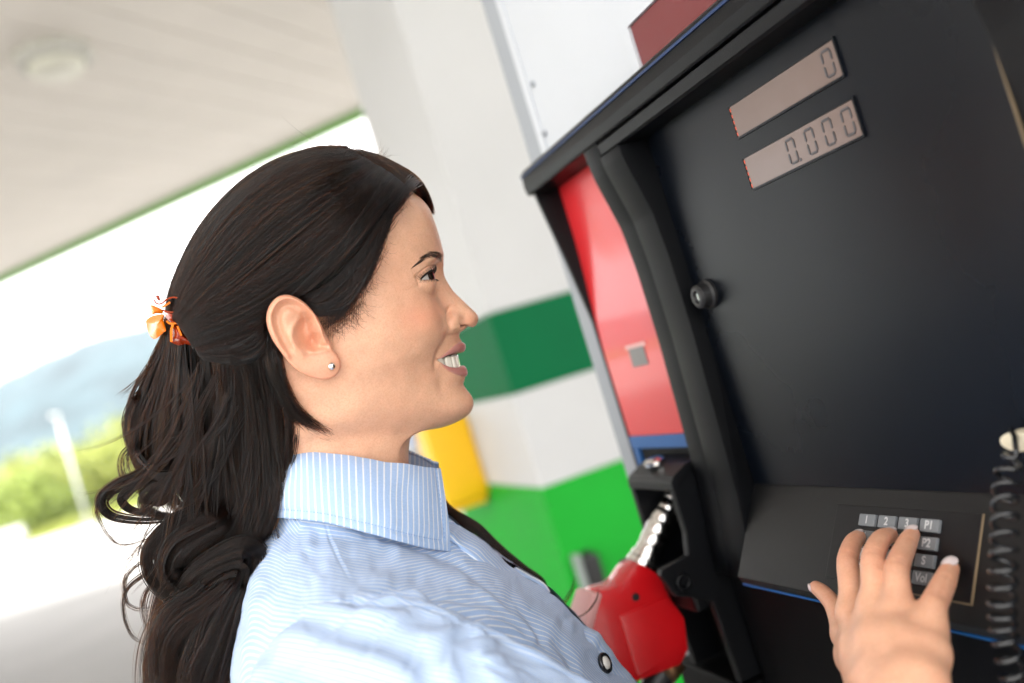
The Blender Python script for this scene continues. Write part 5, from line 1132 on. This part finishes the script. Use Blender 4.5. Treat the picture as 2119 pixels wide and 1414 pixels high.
# ================================================================== shirt
def fabric(name, mode):
    m = bpy.data.materials.new(name); m.use_nodes = True; t = m.node_tree; b = t.nodes['Principled BSDF']; N = t.nodes.new; K = t.links.new
    b.inputs['Roughness'].default_value = .8; b.inputs['Sheen Weight'].default_value = .06; b.inputs['Sheen Roughness'].default_value = .5; b.inputs['Specular IOR Level'].default_value = .25
    uvn = N('ShaderNodeUVMap'); sp = N('ShaderNodeSeparateXYZ'); K(uvn.outputs[0], sp.inputs[0])
    def math_(op, a, b_=None):
        n = N('ShaderNodeMath'); n.operation = op
        for i, v in enumerate((a, b_)):
            if v is None: continue
            if isinstance(v, (int, float)): n.inputs[i].default_value = v
            else: K(v, n.inputs[i])
        return n.outputs[0]
    nz_ = N('ShaderNodeTexNoise'); nz_.inputs['Scale'].default_value = 30; K(uvn.outputs[0], nz_.inputs['Vector'])
    x = math_('ADD', sp.outputs['X'], math_('MULTIPLY', math_('SUBTRACT', nz_.outputs['Fac'], .5), .0012))   # UV in metres
    fr = math_('FRACT', math_('DIVIDE', x, .0051)); d = math_('ABSOLUTE', math_('SUBTRACT', fr, .5))
    mr = N('ShaderNodeMapRange'); mr.interpolation_type = 'SMOOTHSTEP'; K(d, mr.inputs[0]); mr.inputs[1].default_value = .07; mr.inputs[2].default_value = .14; mr.inputs[3].default_value = 1; mr.inputs[4].default_value = 0
    # weave: warp and weft threads
    def wave(src, period): return math_('SINE', math_('MULTIPLY', src, 6.2832/period))
    wv = math_('MULTIPLY', wave(sp.outputs['X'], .00055), wave(sp.outputs['Y'], .00055))
    n2 = N('ShaderNodeTexNoise'); n2.inputs['Scale'].default_value = 900; n2.inputs['Detail'].default_value = 2; K(uvn.outputs[0], n2.inputs['Vector'])
    mc = N('ShaderNodeMix'); mc.data_type = 'RGBA'; mc.inputs['A'].default_value = (.37, .51, .76, 1); mc.inputs['B'].default_value = (.72, .76, .82, 1); K(mr.outputs[0], mc.inputs['Factor'])
    vr = N('ShaderNodeMapRange'); K(n2.outputs['Fac'], vr.inputs[0]); vr.inputs[1].default_value = .3; vr.inputs[2].default_value = .7; vr.inputs[3].default_value = .93; vr.inputs[4].default_value = 1.05
    mm = N('ShaderNodeMix'); mm.data_type = 'RGBA'; mm.blend_type = 'MULTIPLY'; mm.inputs['Factor'].default_value = 1; K(mc.outputs['Result'], mm.inputs['A']); K(vr.outputs[0], mm.inputs['B']); K(mm.outputs['Result'], b.inputs['Base Color'])
    bp = N('ShaderNodeBump'); bp.inputs['Strength'].default_value = .25; bp.inputs['Distance'].default_value = .0002; K(wv, bp.inputs['Height'])
    n3 = N('ShaderNodeTexNoise'); n3.inputs['Scale'].default_value = 55; n3.inputs['Detail'].default_value = 5; K(uvn.outputs[0], n3.inputs['Vector'])
    b2 = N('ShaderNodeBump'); b2.inputs['Strength'].default_value = .35; b2.inputs['Distance'].default_value = .003; K(n3.outputs['Fac'], b2.inputs['Height']); K(bp.outputs[0], b2.inputs['Normal']); K(b2.outputs[0], b.inputs['Normal'])
    return m
m_shirt = fabric('striped cotton', 0)
m_stitch = mat('blue stitch', (.20, .33, .62), .8)
def patch(ctrl, nr, nc):
    Cg = np.array(ctrl, float); q = np.linspace(0, Cg.shape[0]-1, nr); p = np.linspace(0, Cg.shape[1]-1, nc)
    G_ = cr_axis0(Cg, q); G_ = np.swapaxes(cr_axis0(np.swapaxes(G_, 0, 1), p), 0, 1); return G_
def pnorm(P_):
    n = np.cross(np.gradient(P_, axis=0), np.gradient(P_, axis=1)); n /= np.linalg.norm(n, axis=-1, keepdims=True)+1e-12; c = n[n.shape[0]//2, n.shape[1]//2]
    return n if c@HN > 0 else -n
def fold(Xp, Yp, poly, h, w, off=0):
    """a crease (h<0) or ridge (h>0) along a traced line, in millimetres"""
    d, s = polydist(Xp, Yp, spline(np.array(poly, float), 30)); return h/1000*np.exp(-(d/w)**2)*np.sin(np.clip(s, .03, .97)*math.pi)**.5
def vnoise(a, b, seed):
    """smooth value noise on a plane"""
    g_ = np.random.default_rng(seed).normal(0, 1, (64, 64)); a = a % 63; b = b % 63; i, j = a.astype(int), b.astype(int); f, h = a-i, b-j; f = f*f*(3-2*f); h = h*h*(3-2*h)
    return (g_[i, j]*(1-h)+g_[i, j+1]*h)*(1-f)+(g_[i+1, j]*(1-h)+g_[i+1, j+1]*h)*f
def z4(L): return [(460+a/2.408, 860+b/2.408) for a, b in L]
CREASES = [([(745, 905), (830, 885), (912, 873)], 3.0, 5), ([(705, 935), (620, 1010), (520, 1090), (420, 1190), (330, 1310)], 3.0, 7), ([(1010, 1062), (1180, 1022), (1330, 1002), (1465, 1052)], 3.0, 7), ([(1180, 1122), (1290, 1092), (1400, 1102), (1520, 1145)], 2.6, 6), ([(1285, 1192), (1340, 1170), (1405, 1176)], 3.6, 6),
           ([(1515, 1025), (1570, 1090), (1602, 1155)], 3.2, 6), ([(560, 1060), (520, 1180), (470, 1310)], 1.6, 8), ([(880, 960), (800, 1060), (720, 1180), (640, 1330)], 2.6, 8), ([(1000, 1080), (960, 1180), (900, 1310)], 2.4, 7), ([(1130, 1130), (1110, 1230), (1080, 1334)], 2.2, 7), ([(940, 940), (1060, 925), (1180, 930), (1300, 960)], 2.2, 6),
           ([(1240, 1230), (1330, 1250), (1420, 1300)], 2.6, 6), ([(1400, 1230), (1500, 1260), (1580, 1320)], 2.4, 6), ([(770, 890), (700, 930), (600, 975)], 2.0, 6), ([(860, 920), (920, 960), (960, 1020)], 2.0, 5), ([(1060, 960), (1110, 1000), (1130, 1060)], 1.8, 5)]
def creases(Xp, Yp):
    d = np.zeros(np.shape(Xp))
    for ln_, h_, w_ in CREASES:
        p_ = z4(ln_); d = d+fold(Xp, Yp, p_, -h_, w_); q_ = [(x+w_*.9, y+w_*1.9) for x, y in p_]; d = d+fold(Xp, Yp, q_, h_*.65, w_*1.5)
    return d
def project(P_):
    q = P_-CAM; z = q@FWD; return 1059.5+FPX*(q@CR)/z, 707-FPX*(q@CU)/z
#            back silhouette      shoulder blade                     top of the shoulder            chest                       front edge
BODY = [[(560, 1000, 0), (576, 1008, 30), (618, 1018, 54), (690, 1030, 62), (790, 1052, 57), (868, 1080, 40), (905, 1055, 4)],
        [(556, 1075, 0), (566, 1082, 34), (606, 1092, 62), (690, 1102, 80), (805, 1125, 76), (896, 1128, 50), (938, 1078, 8)],
        [(530, 1118, 0), (540, 1126, 45), (590, 1134, 82), (688, 1148, 108), (825, 1166, 98), (930, 1160, 62), (984, 1112, 10)],
        [(508, 1180, 0), (516, 1188, 58), (566, 1196, 110), (680, 1208, 146), (850, 1218, 132), (985, 1204, 84), (1052, 1172, 12)],
        [(492, 1250, 0), (498, 1258, 70), (545, 1268, 134), (676, 1280, 176), (880, 1284, 160), (1045, 1262, 104), (1132, 1226, 13)],
        [(481, 1320, 0), (486, 1330, 78), (532, 1345, 146), (676, 1362, 192), (910, 1362, 174), (1105, 1334, 112), (1212, 1298, 12)],
        [(475, 1400, 0), (479, 1412, 82), (524, 1430, 150), (680, 1450, 196), (940, 1446, 178), (1165, 1414, 114), (1300, 1398, 10)],
        [(472, 1520, 0), (476, 1535, 84), (520, 1555, 152), (690, 1580, 198), (980, 1580, 180), (1250, 1550, 114), (1420, 1530, 8)],
        [(480, 1720, 0), (484, 1735, 84), (530, 1760, 150), (700, 1790, 195), (1020, 1790, 178), (1330, 1760, 112), (1520, 1740, 6)],
        [(540, 2000, 0), (545, 2015, 70), (600, 2045, 128), (780, 2080, 160), (1100, 2085, 150), (1400, 2050, 100), (1560, 2010, 5)],
        [(600, 2240, 0), (606, 2255, 80), (660, 2290, 145), (860, 2330, 180), (1180, 2330, 165), (1480, 2290, 105), (1620, 2250, 4)]]
G_ = patch(BODY, 360, 300); bx, by, bl_ = G_[..., 0], G_[..., 1], G_[..., 2]/1000
bd = np.zeros(bx.shape)
bd += fold(bx, by, [(672, 1080), (684, 1120), (700, 1160), (722, 1196)], -.9, 3.0)+fold(bx, by, [(676, 1080), (690, 1120), (707, 1160), (728, 1196)], .25, 4)    # shoulder seam
for ln_, h_, w_ in (([(760, 1106), (840, 1130), (930, 1162), (1000, 1200)], -1.8, 9), ([(700, 1130), (800, 1140), (900, 1175), (980, 1215)], 1.4, 14), ([(930, 1150), (975, 1190), (1020, 1230), (1080, 1280)], -1.5, 8),
                    ([(800, 1160), (900, 1185), (1010, 1245), (1100, 1320)], 2.0, 16), ([(960, 1230), (1040, 1270), (1110, 1330)], -2.4, 10), ([(1075, 1260), (1110, 1300), (1130, 1345)], -2.6, 8), ([(1010, 1180), (1080, 1240), (1150, 1300), (1200, 1360)], 1.6, 14),
                    ([(620, 1120), (600, 1180), (560, 1260), (530, 1340)], 1.2, 22), ([(650, 1130), (640, 1200), (600, 1290)], -1.0, 20), ([(1150, 1330), (1180, 1370), (1200, 1420)], -3.0, 9)):
    bd += fold(bx, by, ln_, h_, w_)
bd += creases(bx, by)*.6
bd += .0009*vnoise(bx/46, by/46, 4)+.0005*vnoise(bx/20, by/24, 8)
Pb = hw(bx, by, bl_); Pb = Pb+pnorm(Pb)*bd[..., None]
def uvmap(P_, xcoord):
    v = np.concatenate([np.zeros((len(P_), 1)), np.cumsum(np.linalg.norm(np.diff(P_, axis=1), axis=-1), axis=1)], 1); return np.stack([xcoord, v], -1).reshape(-1, 2)
# stripes run over the shoulder from back to front: they keep their distance from the collar, measured along the cloth
sx = np.concatenate([np.zeros((1, 300)), np.cumsum(np.linalg.norm(np.diff(Pb, axis=0), axis=-1), axis=0)], 0)
ref = sx[:, 150][:, None]                    # over the shoulder line
wgt = np.interp(np.arange(300), [0, 60, 110, 190, 250, 299], [1, .55, 0, 0, .35, .7])[None]
stripe = ref*(1-wgt)+(bl_+.02)*1.05*wgt
def two_sided(name, P_, uv, F_, m_, parent, mirror=True):
    n = P_.reshape(-1, 3); Fg = F_
    c = np.cross(n[Fg[len(Fg)//2, 1]]-n[Fg[len(Fg)//2, 0]], n[Fg[len(Fg)//2, 3]]-n[Fg[len(Fg)//2, 0]])
    if c@HN < 0: Fg = Fg[:, ::-1]
    if mirror: return mesh(name, np.concatenate([n, hmirror(n)]), np.concatenate([Fg, Fg[:, ::-1]+len(n)]), m_, parent, True, uv=np.concatenate([uv, uv]))
    return mesh(name, n, Fg, m_, parent, True, uv=uv)
shirt = two_sided('shirt', Pb, uvmap(Pb, stripe*1.28), gridF(360, 300), m_shirt, person)

# --- sleeve of the near arm, gathered at the shoulder and running down to the elbow
def sleeve(axis, flip):
    AX = spline(np.array(axis, float), 220)
    RD = np.interp(np.linspace(0, 1, 220), [0, .12, .25, .45, .7, 1], [.050, .064, .067, .064, .058, .054])
    ctr = hw(AX[:, 0], AX[:, 1], AX[:, 2]/1000); Tn = np.gradient(ctr, axis=0); Tn /= np.linalg.norm(Tn, axis=1)[:, None]
    n1 = HB[None]-Tn*(Tn@HB)[:, None]; n1 /= np.linalg.norm(n1, axis=1)[:, None]; n2 = np.cross(Tn, n1); n2 *= np.sign((n2@HN).mean())
    na = 260; an = np.linspace(0, 2*math.pi, na, endpoint=False); sT = np.linspace(0, 1, 220)[:, None]
    An = np.broadcast_to(an[None], (220, na)); arc = An*.115
    # gathers: sharp folds fanning out from the seam, and slanting drag folds along the arm
    w1 = np.sin(An*17+2.0*np.sin(sT*7+An*2)+3*sT*2); w2 = np.sin(An*9-sT*26+2.5*vnoise(sT*6+An*0, An*2, 3)); w3 = vnoise(sT*20+An*3, An*5+0*sT, 12)
    dsp = .0022*w1*np.exp(-((sT-.20)/.16)**2)+.0024*(np.abs(w2)**.7*np.sign(w2))*smooth01(sT, .12, .35)*.8+.0008*w3+.0009*vnoise(sT*9+An, An*2.2-sT*8, 31)
    rS = RD[:, None]+dsp
    Ps = ctr[:, None]+rS[..., None]*(np.cos(An)[..., None]*n1[:, None]+np.sin(An)[..., None]*n2[:, None])
    if not flip:
        sx_, sy_ = project(Ps); nS = (Ps-ctr[:, None])/rS[..., None]; Ps = Ps+nS*(.52*creases(sx_, sy_)*((nS@HN) > -.2))[..., None]
    us = np.concatenate([np.zeros((1, na)), np.cumsum(np.linalg.norm(np.diff(Ps, axis=0), axis=-1), axis=0)], 0)
    uv_s = np.stack([arc+0*sT+.0012*vnoise(sT*8+An*0, An*3, 44), us], -1).reshape(-1, 2)
    Fs = gridF(220, na, True); c = np.cross(Ps[100, 66]-Ps[100, 65], Ps[101, 65]-Ps[100, 65])
    if c@HN < 0: Fs = Fs[:, ::-1]
    if flip: Ps = hmirror(Ps); Fs = Fs[:, ::-1]
    mesh('sleeve', Ps.reshape(-1, 3), Fs, m_shirt, shirt, True, uv=uv_s)
sleeve([(640, 1430, 128), (760, 1452, 166), (900, 1500, 186), (1060, 1570, 196), (1240, 1660, 196), (1420, 1770, 186)], False)
sleeve([(690, 1400, 120), (672, 1480, 150), (660, 1600, 172), (650, 1750, 182), (640, 1900, 186), (640, 2050, 186)], True)
# --- collar: a fall folded over a stand
TOPC = spline(np.array([(545, 942, 2), (556, 940, 30), (588, 934, 50), (650, 937, 58), (740, 946, 58), (820, 957, 50), (875, 965, 36), (911, 970, 20)], float), 160)
BOTC = spline(np.array([(548, 1072, 4), (560, 1072, 38), (598, 1073, 66), (672, 1082, 84), (760, 1103, 88), (830, 1122, 82), (890, 1136, 66), (933, 1142, 48)], float), 160)
sV = np.linspace(0, 1, 40)[:, None, None]; Gc = TOPC[None]*(1-sV)+BOTC[None]*sV
Gc[..., 2] += (5*np.sin(sV[..., 0]*math.pi)**.8)-6*(1-sV[..., 0])**6; Gc[..., 0] += np.where(True, 4*np.sin(sV[..., 0]*math.pi)*smooth01(np.linspace(0, 1, 160), .9, 1)[None], 0)
Pc = hw(Gc[..., 0], Gc[..., 1], Gc[..., 2]/1000); nC_ = pnorm(Pc); wv_ = .0007*vnoise(Gc[..., 0]/40, Gc[..., 1]/60, 77)
ed = np.minimum.reduce([np.broadcast_to(np.arange(40)[::-1][:, None]*3.2, (40, 160)), np.broadcast_to((np.arange(160)[::-1][None])*2.4, (40, 160))]); wv_ = wv_-.0006*np.exp(-((ed-16)/4.5)**2)
Pc = Pc+nC_*wv_[..., None]
ux = np.concatenate([np.zeros((40, 1)), np.cumsum(np.linalg.norm(np.diff(Pc, axis=1), axis=-1), axis=1)], 1); vx = np.broadcast_to(np.linspace(0, .055, 40)[:, None], (40, 160)); sk = ux[20][None]+vx*.10
inner = Pc-nC_*.0016; stack = np.concatenate([Pc, inner[::-1]]); uvc = np.concatenate([np.stack([sk, vx], -1), np.stack([sk, vx], -1)[::-1]])
stack2 = np.concatenate([stack, stack[:1]]); uvc = np.concatenate([uvc, uvc[:1]])
collar = two_sided('collar', stack2, uvc.reshape(-1, 2), gridF(81, 160), m_shirt, shirt)
# close the front edge of the collar and build the stand inside
STN = [spline(np.array([(x, y+8, max(0, l-7)) for x, y, l in [(545, 942, 2), (556, 940, 30), (588, 934, 50), (650, 937, 58), (740, 946, 58), (820, 957, 50), (875, 965, 36), (911, 970, 14)]], float), 100), spline(np.array([(560, 1060, 2), (575, 1062, 30), (610, 1066, 52), (680, 1078, 62), (760, 1092, 60), (830, 1108, 50), (885, 1110, 34), (925, 1085, 8)], float), 100)]
sV = np.linspace(0, 1, 12)[:, None, None]; Gs = STN[0][None]*(1-sV)+STN[1][None]*sV; Pst = hw(Gs[..., 0], Gs[..., 1], Gs[..., 2]/1000)
uu_ = np.concatenate([np.zeros((12, 1)), np.cumsum(np.linalg.norm(np.diff(Pst, axis=1), axis=-1), axis=1)], 1)
two_sided('collar_stand', Pst, np.stack([uu_, 0*uu_], -1).reshape(-1, 2), gridF(12, 100), m_shirt, shirt)
# --- button band along the front edge
FE = spline(np.array([(918, 1070, 9), (950, 1090, 12), (985, 1113, 12), (1050, 1170, 13), (1112, 1214, 14), (1138, 1236, 14), (1170, 1268, 14), (1218, 1304, 13), (1256, 1340, 13), (1300, 1395, 11), (1420, 1535, 8)], float), 200)
tgf = np.gradient(FE[:, :2], axis=0); tgf /= np.linalg.norm(tgf, axis=1)[:, None]; nf = np.stack([-tgf[:, 1], tgf[:, 0]], 1); wB = np.interp(np.linspace(0, 1, 200), [0, .2, .5, 1], [26, 38, 52, 66])
wr = np.linspace(0, 1, 16)[:, None]
GX_ = FE[None, :, 0]+nf[None, :, 0]*wB[None]*wr+3*(1-wr); GY_ = FE[None, :, 1]+nf[None, :, 1]*wB[None]*wr-3*(1-wr)
body_l = np.interp(wr[:, 0], [0, .15, .5, 1], [0, 10, 24, 36])[:, None]*np.interp(np.linspace(0, 1, 200), [0, .3, 1], [.8, 1, 1.1])[None]
GL_ = (FE[None, :, 2]-6+body_l+1.8*np.interp(wr, [0, .06, .92, 1], [0, 1, 1, -1.2]))/1000
Pp = hw(GX_, GY_, GL_); Pp = Pp+pnorm(Pp)*(.0009*vnoise(GX_/30, GY_/30, 5))[..., None]
ac = np.concatenate([np.zeros((1, 200)), np.cumsum(np.linalg.norm(np.diff(Pp, axis=0), axis=-1), axis=0)], 0)
two_sided('button_band', Pp, np.stack([ac, np.broadcast_to(np.linspace(0, .4, 200)[None], ac.shape)], -1).reshape(-1, 2), gridF(16, 200), m_shirt, shirt, mirror=False)
# turned-back edge of the other front
E2 = spline(np.array([(1062, 1180, -4), (1090, 1196, -2), (1118, 1212, 2), (1132, 1230, 6)], float), 20)
V_ = np.stack([E2+np.array([dx, dy, dl]) for dx, dy, dl in ((0, 0, 0), (7, -6, -2), (5, -7, -8), (-2, -1, -8))]); Pq = hw(V_[..., 0], V_[..., 1], V_[..., 2]/1000)
mesh('front_edge', Pq.reshape(-1, 3), gridF(4, 20), m_shirt, shirt, True, uv=np.stack([np.broadcast_to(np.arange(4)[:, None]*.003, (4, 20)), np.broadcast_to(np.arange(20)[None]*.002, (4, 20))], -1).reshape(-1, 2))
# button: dark rim, pearl centre
k = np.argmin(np.hypot(GX_-1245, GY_-1373)); r_, c_ = divmod(int(k), 200); bc = Pp[r_, c_]; bn = pnorm(Pp)[r_, c_]; b1 = np.cross(bn, HB); b1 /= np.linalg.norm(b1); b2_ = np.cross(bn, b1)
def bt(prof, n=28):
    V, F = disc(prof, n); return bc+V[:, :1]*b1+V[:, 1:2]*b2_+V[:, 2:]*bn, F
m_brim = mat('dark button rim', (.05, .05, .055), .25, metal=.8); m_pearl = mat('pearl', (.72, .70, .66), .2, coat=.8)
btn = mesh('button', *bt([(.0078, .001), (.0085, .0025), (.0078, .0042), (.0062, .0046), (.0055, .0036)]), m_brim, shirt, True)
V, F = bt([(.0056, .0028), (.005, .0046), (.003, .0054), (.001, .0056)]); mesh('button', V, F, m_pearl, shirt, True)
# stitching along the collar edge
Sx = [Pc[-6, i]+nC_[-6, i]*.0003 for i in range(0, 154)]
mbs = MB()
for i in range(0, 150, 2): mbs.tube(np.array([Sx[i], Sx[i+1]]), .00022, 4)
for i in range(0, 34, 2): mbs.tube(np.array([Pc[i, -7]+nC_[i, -7]*.0003, Pc[i+1, -7]+nC_[i+1, -7]*.0003]), .00022, 4)
mbs.build('stitching', m_stitch, shirt)

# --- below the frame: jeans and shoes, so that she stands on the forecourt
m_denim = mat('dark denim', (.03, .045, .09), .85, bump=.3, bscale=900, var=.2, vscale=20); m_shoe = mat('black leather', (.02, .02, .02), .4)
hipc = hw(1110, 2200, 0); mbj = MB()
mbj.tube([hipc+[0, 0, .22], hipc+[0, 0, .10], hipc, hipc-[0, 0, .10], hipc-[0, 0, .16]], [.125, .138, .150, .155, .10], 40)
for sg in (1, -1):
    a = hipc+HN*.085*sg; a = np.array([a[0], a[1], hipc[2]-.04]); f = np.array([a[0], a[1], .09]); kn = (a+f)/2+HA*.012
    mbj.tube(spline(np.array([a, a*.7+kn*.3, kn, kn*.5+f*.5, f]), 24), np.interp(np.linspace(0, 1, 24), [0, .3, .5, .75, 1], [.088, .078, .062, .056, .050]), 28)
    fd = HA-np.array([0, 0, HA[2]]); fd /= np.linalg.norm(fd)
    sh = MB().tube([f+[0, 0, .03], f-[0, 0, .03]-fd*.01, [f[0], f[1], .045]+fd*.02, [f[0], f[1], .040]+fd*.10, [f[0], f[1], .034]+fd*.165, [f[0], f[1], .030]+fd*.185], [.040, .042, .043, .039, .028, .010], 20)
    sh.build('shoe', m_shoe, person, True)
mbj.build('trousers', m_denim, person, True)
# ================================================================== earring and hair clip
m_silver = mat('silver', (.80, .78, .75), .08, metal=1)
ec = hw(686, 758, .0705+.0075)
er = empty('earring', ec, 'small round silver stud in the right ear lobe', 'earring')
V, F = ball(ec, HN, HB, HA, .0029, 32, 20); mesh('stud', V, F, m_silver, er, True)
MB().tube([ec-HN*.002, ec-HN*.012], .0005, 8).build('post', m_silver, er)
def amber(name, col, rough=.1, tw=.75):
    m = bpy.data.materials.new(name); m.use_nodes = True; b = m.node_tree.nodes['Principled BSDF']
    b.inputs['Base Color'].default_value = (*col, 1); b.inputs['Roughness'].default_value = rough; b.inputs['Transmission Weight'].default_value = tw; b.inputs['IOR'].default_value = 1.45; b.inputs['Specular IOR Level'].default_value = .25; b.inputs['Coat Weight'].default_value = .05; b.inputs['Coat Roughness'].default_value = .05
    return m
m_amber = amber('amber plastic', (.90, .21, .002), .22, .22); m_amred = amber('red brown plastic', (.34, .030, .004), tw=.30)
def z6(L): return np.array([(280+a/9.425, 590+b/9.425) for a, b in L])
clip = empty('hair_clip', hw(350, 660, .02), 'amber plastic claw clip gathering the hair at the back of the head', 'hair clip')
def plate(pts, lat, th, name, m_, parent=None, n=70, bulge=3, tilt=(0, 0), rings=8):
    """a curved plate with a traced outline, `lat` mm off the profile plane"""
    o = spline(z6(pts), n, True); c = o.mean(0); rs = np.sqrt(np.linspace(0, 1, rings+1))[1:]
    def lay(dl):
        P_ = [hw(c[0], c[1], (lat+bulge+dl)/1000)[None]]
        for r_ in rs:
            q = c+(o-c)*r_; l = lat+bulge*(1-r_**2)+tilt[0]*(q[:, 0]-c[0])+tilt[1]*(q[:, 1]-c[1]); P_.append(hw(q[:, 0], q[:, 1], (l+dl)/1000))
        return np.concatenate(P_)
    A_, B_ = lay(0), lay(-th); N_ = len(A_); F = []
    for off, fl in ((0, False), (N_, True)):
        for j in range(n):
            k = (j+1) % n; f = (off, off+1+j, off+1+k); F.append(f[::-1] if fl else f)
            for i in range(rings-1):
                f = (off+1+i*n+j, off+1+(i+1)*n+j, off+1+(i+1)*n+k, off+1+i*n+k); F.append(f[::-1] if fl else f)
    e = 1+(rings-1)*n
    for j in range(n): k = (j+1) % n; F.append((e+j, N_+e+j, N_+e+k, e+k))
    o_ = mesh(name, np.concatenate([A_, B_]), F, m_, parent or clip, True); autosmooth(o_, 50); return o_
def ribbon(pts, lat0, width, th, name, m_, closed=False, n=90):
    o = spline(z6(pts), n, closed); t_ = np.gradient(o, axis=0); t_ /= np.linalg.norm(t_, axis=1)[:, None]; nr = np.stack([-t_[:, 1], t_[:, 0]], 1)*th/KPX/2/1000
    P_ = np.stack([hw(o[:, 0]+s_*nr[:, 0], o[:, 1]+s_*nr[:, 1], (lat0+l)/1000) for s_, l in ((1, 0), (1, -width), (-1, -width), (-1, 0))], 1); F = []
    for i in range(n if closed else n-1):
        k = (i+1) % n
        for j in range(4): F.append((i*4+j, k*4+j, k*4+(j+1) % 4, i*4+(j+1) % 4))
    if not closed: F += [(0, 1, 2, 3), ((n-1)*4+3, (n-1)*4+2, (n-1)*4+1, (n-1)*4)]
    return mesh(name, P_.reshape(-1, 3), F, m_, clip, False)
plate([(208, 740), (225, 672), (330, 604), (470, 575), (556, 578), (548, 700), (600, 880), (548, 928), (420, 1040), (345, 1046), (262, 950)], 16, 2.6, 'wing', m_amber, bulge=4, tilt=(.25, 0))
plate([(292, 402), (380, 408), (520, 480), (530, 556), (400, 560), (325, 566)], 10, 2.4, 'wing', m_amber, bulge=2)
plate([(392, 215), (462, 205), (486, 300), (440, 300)], 6, 2, 'wing', m_amred, bulge=1)
ribbon([(368, 288), (400, 345), (460, 372), (530, 350), (610, 285), (720, 243), (830, 262), (888, 340), (890, 420), (830, 500), (720, 534), (600, 515), (520, 486)], 38, 10, 1.3, 'loop', m_amred)
ribbon([(520, 440), (600, 390), (680, 335)], 36, 6, 1.6, 'loop', m_amber)
plate([(850, 255), (900, 250), (950, 330), (900, 325)], 38, 3, 'spring_cap', m_amred, bulge=2, n=24, rings=4)
plate([(560, 530), (720, 560), (900, 520), (950, 400), (930, 560), (880, 690), (760, 760), (640, 690)], 33, 5, 'hinge', m_amred, bulge=4)
plate([(690, 730), (760, 760), (830, 745), (900, 800), (960, 930), (1060, 1050), (1180, 1180), (980, 1160), (850, 1180), (720, 1130), (686, 1090), (720, 950)], 34, 5, 'claw', m_amred, bulge=7)
ribbon([(610, 700), (660, 745), (760, 750), (830, 738)], 40, 6, 1.5, 'pin', m_amber)
ribbon([(735, 770), (700, 880), (700, 1000), (700, 1110)], 41, 4, 2.0, 'tooth', m_amber)
ribbon([(820, 800), (860, 900), (900, 990)], 41, 3, 1.6, 'tooth', m_amber)
ribbon([(870, 690), (905, 720), (912, 765)], 40, 3, 2.0, 'tooth', m_amber)
V = HEAD['V']
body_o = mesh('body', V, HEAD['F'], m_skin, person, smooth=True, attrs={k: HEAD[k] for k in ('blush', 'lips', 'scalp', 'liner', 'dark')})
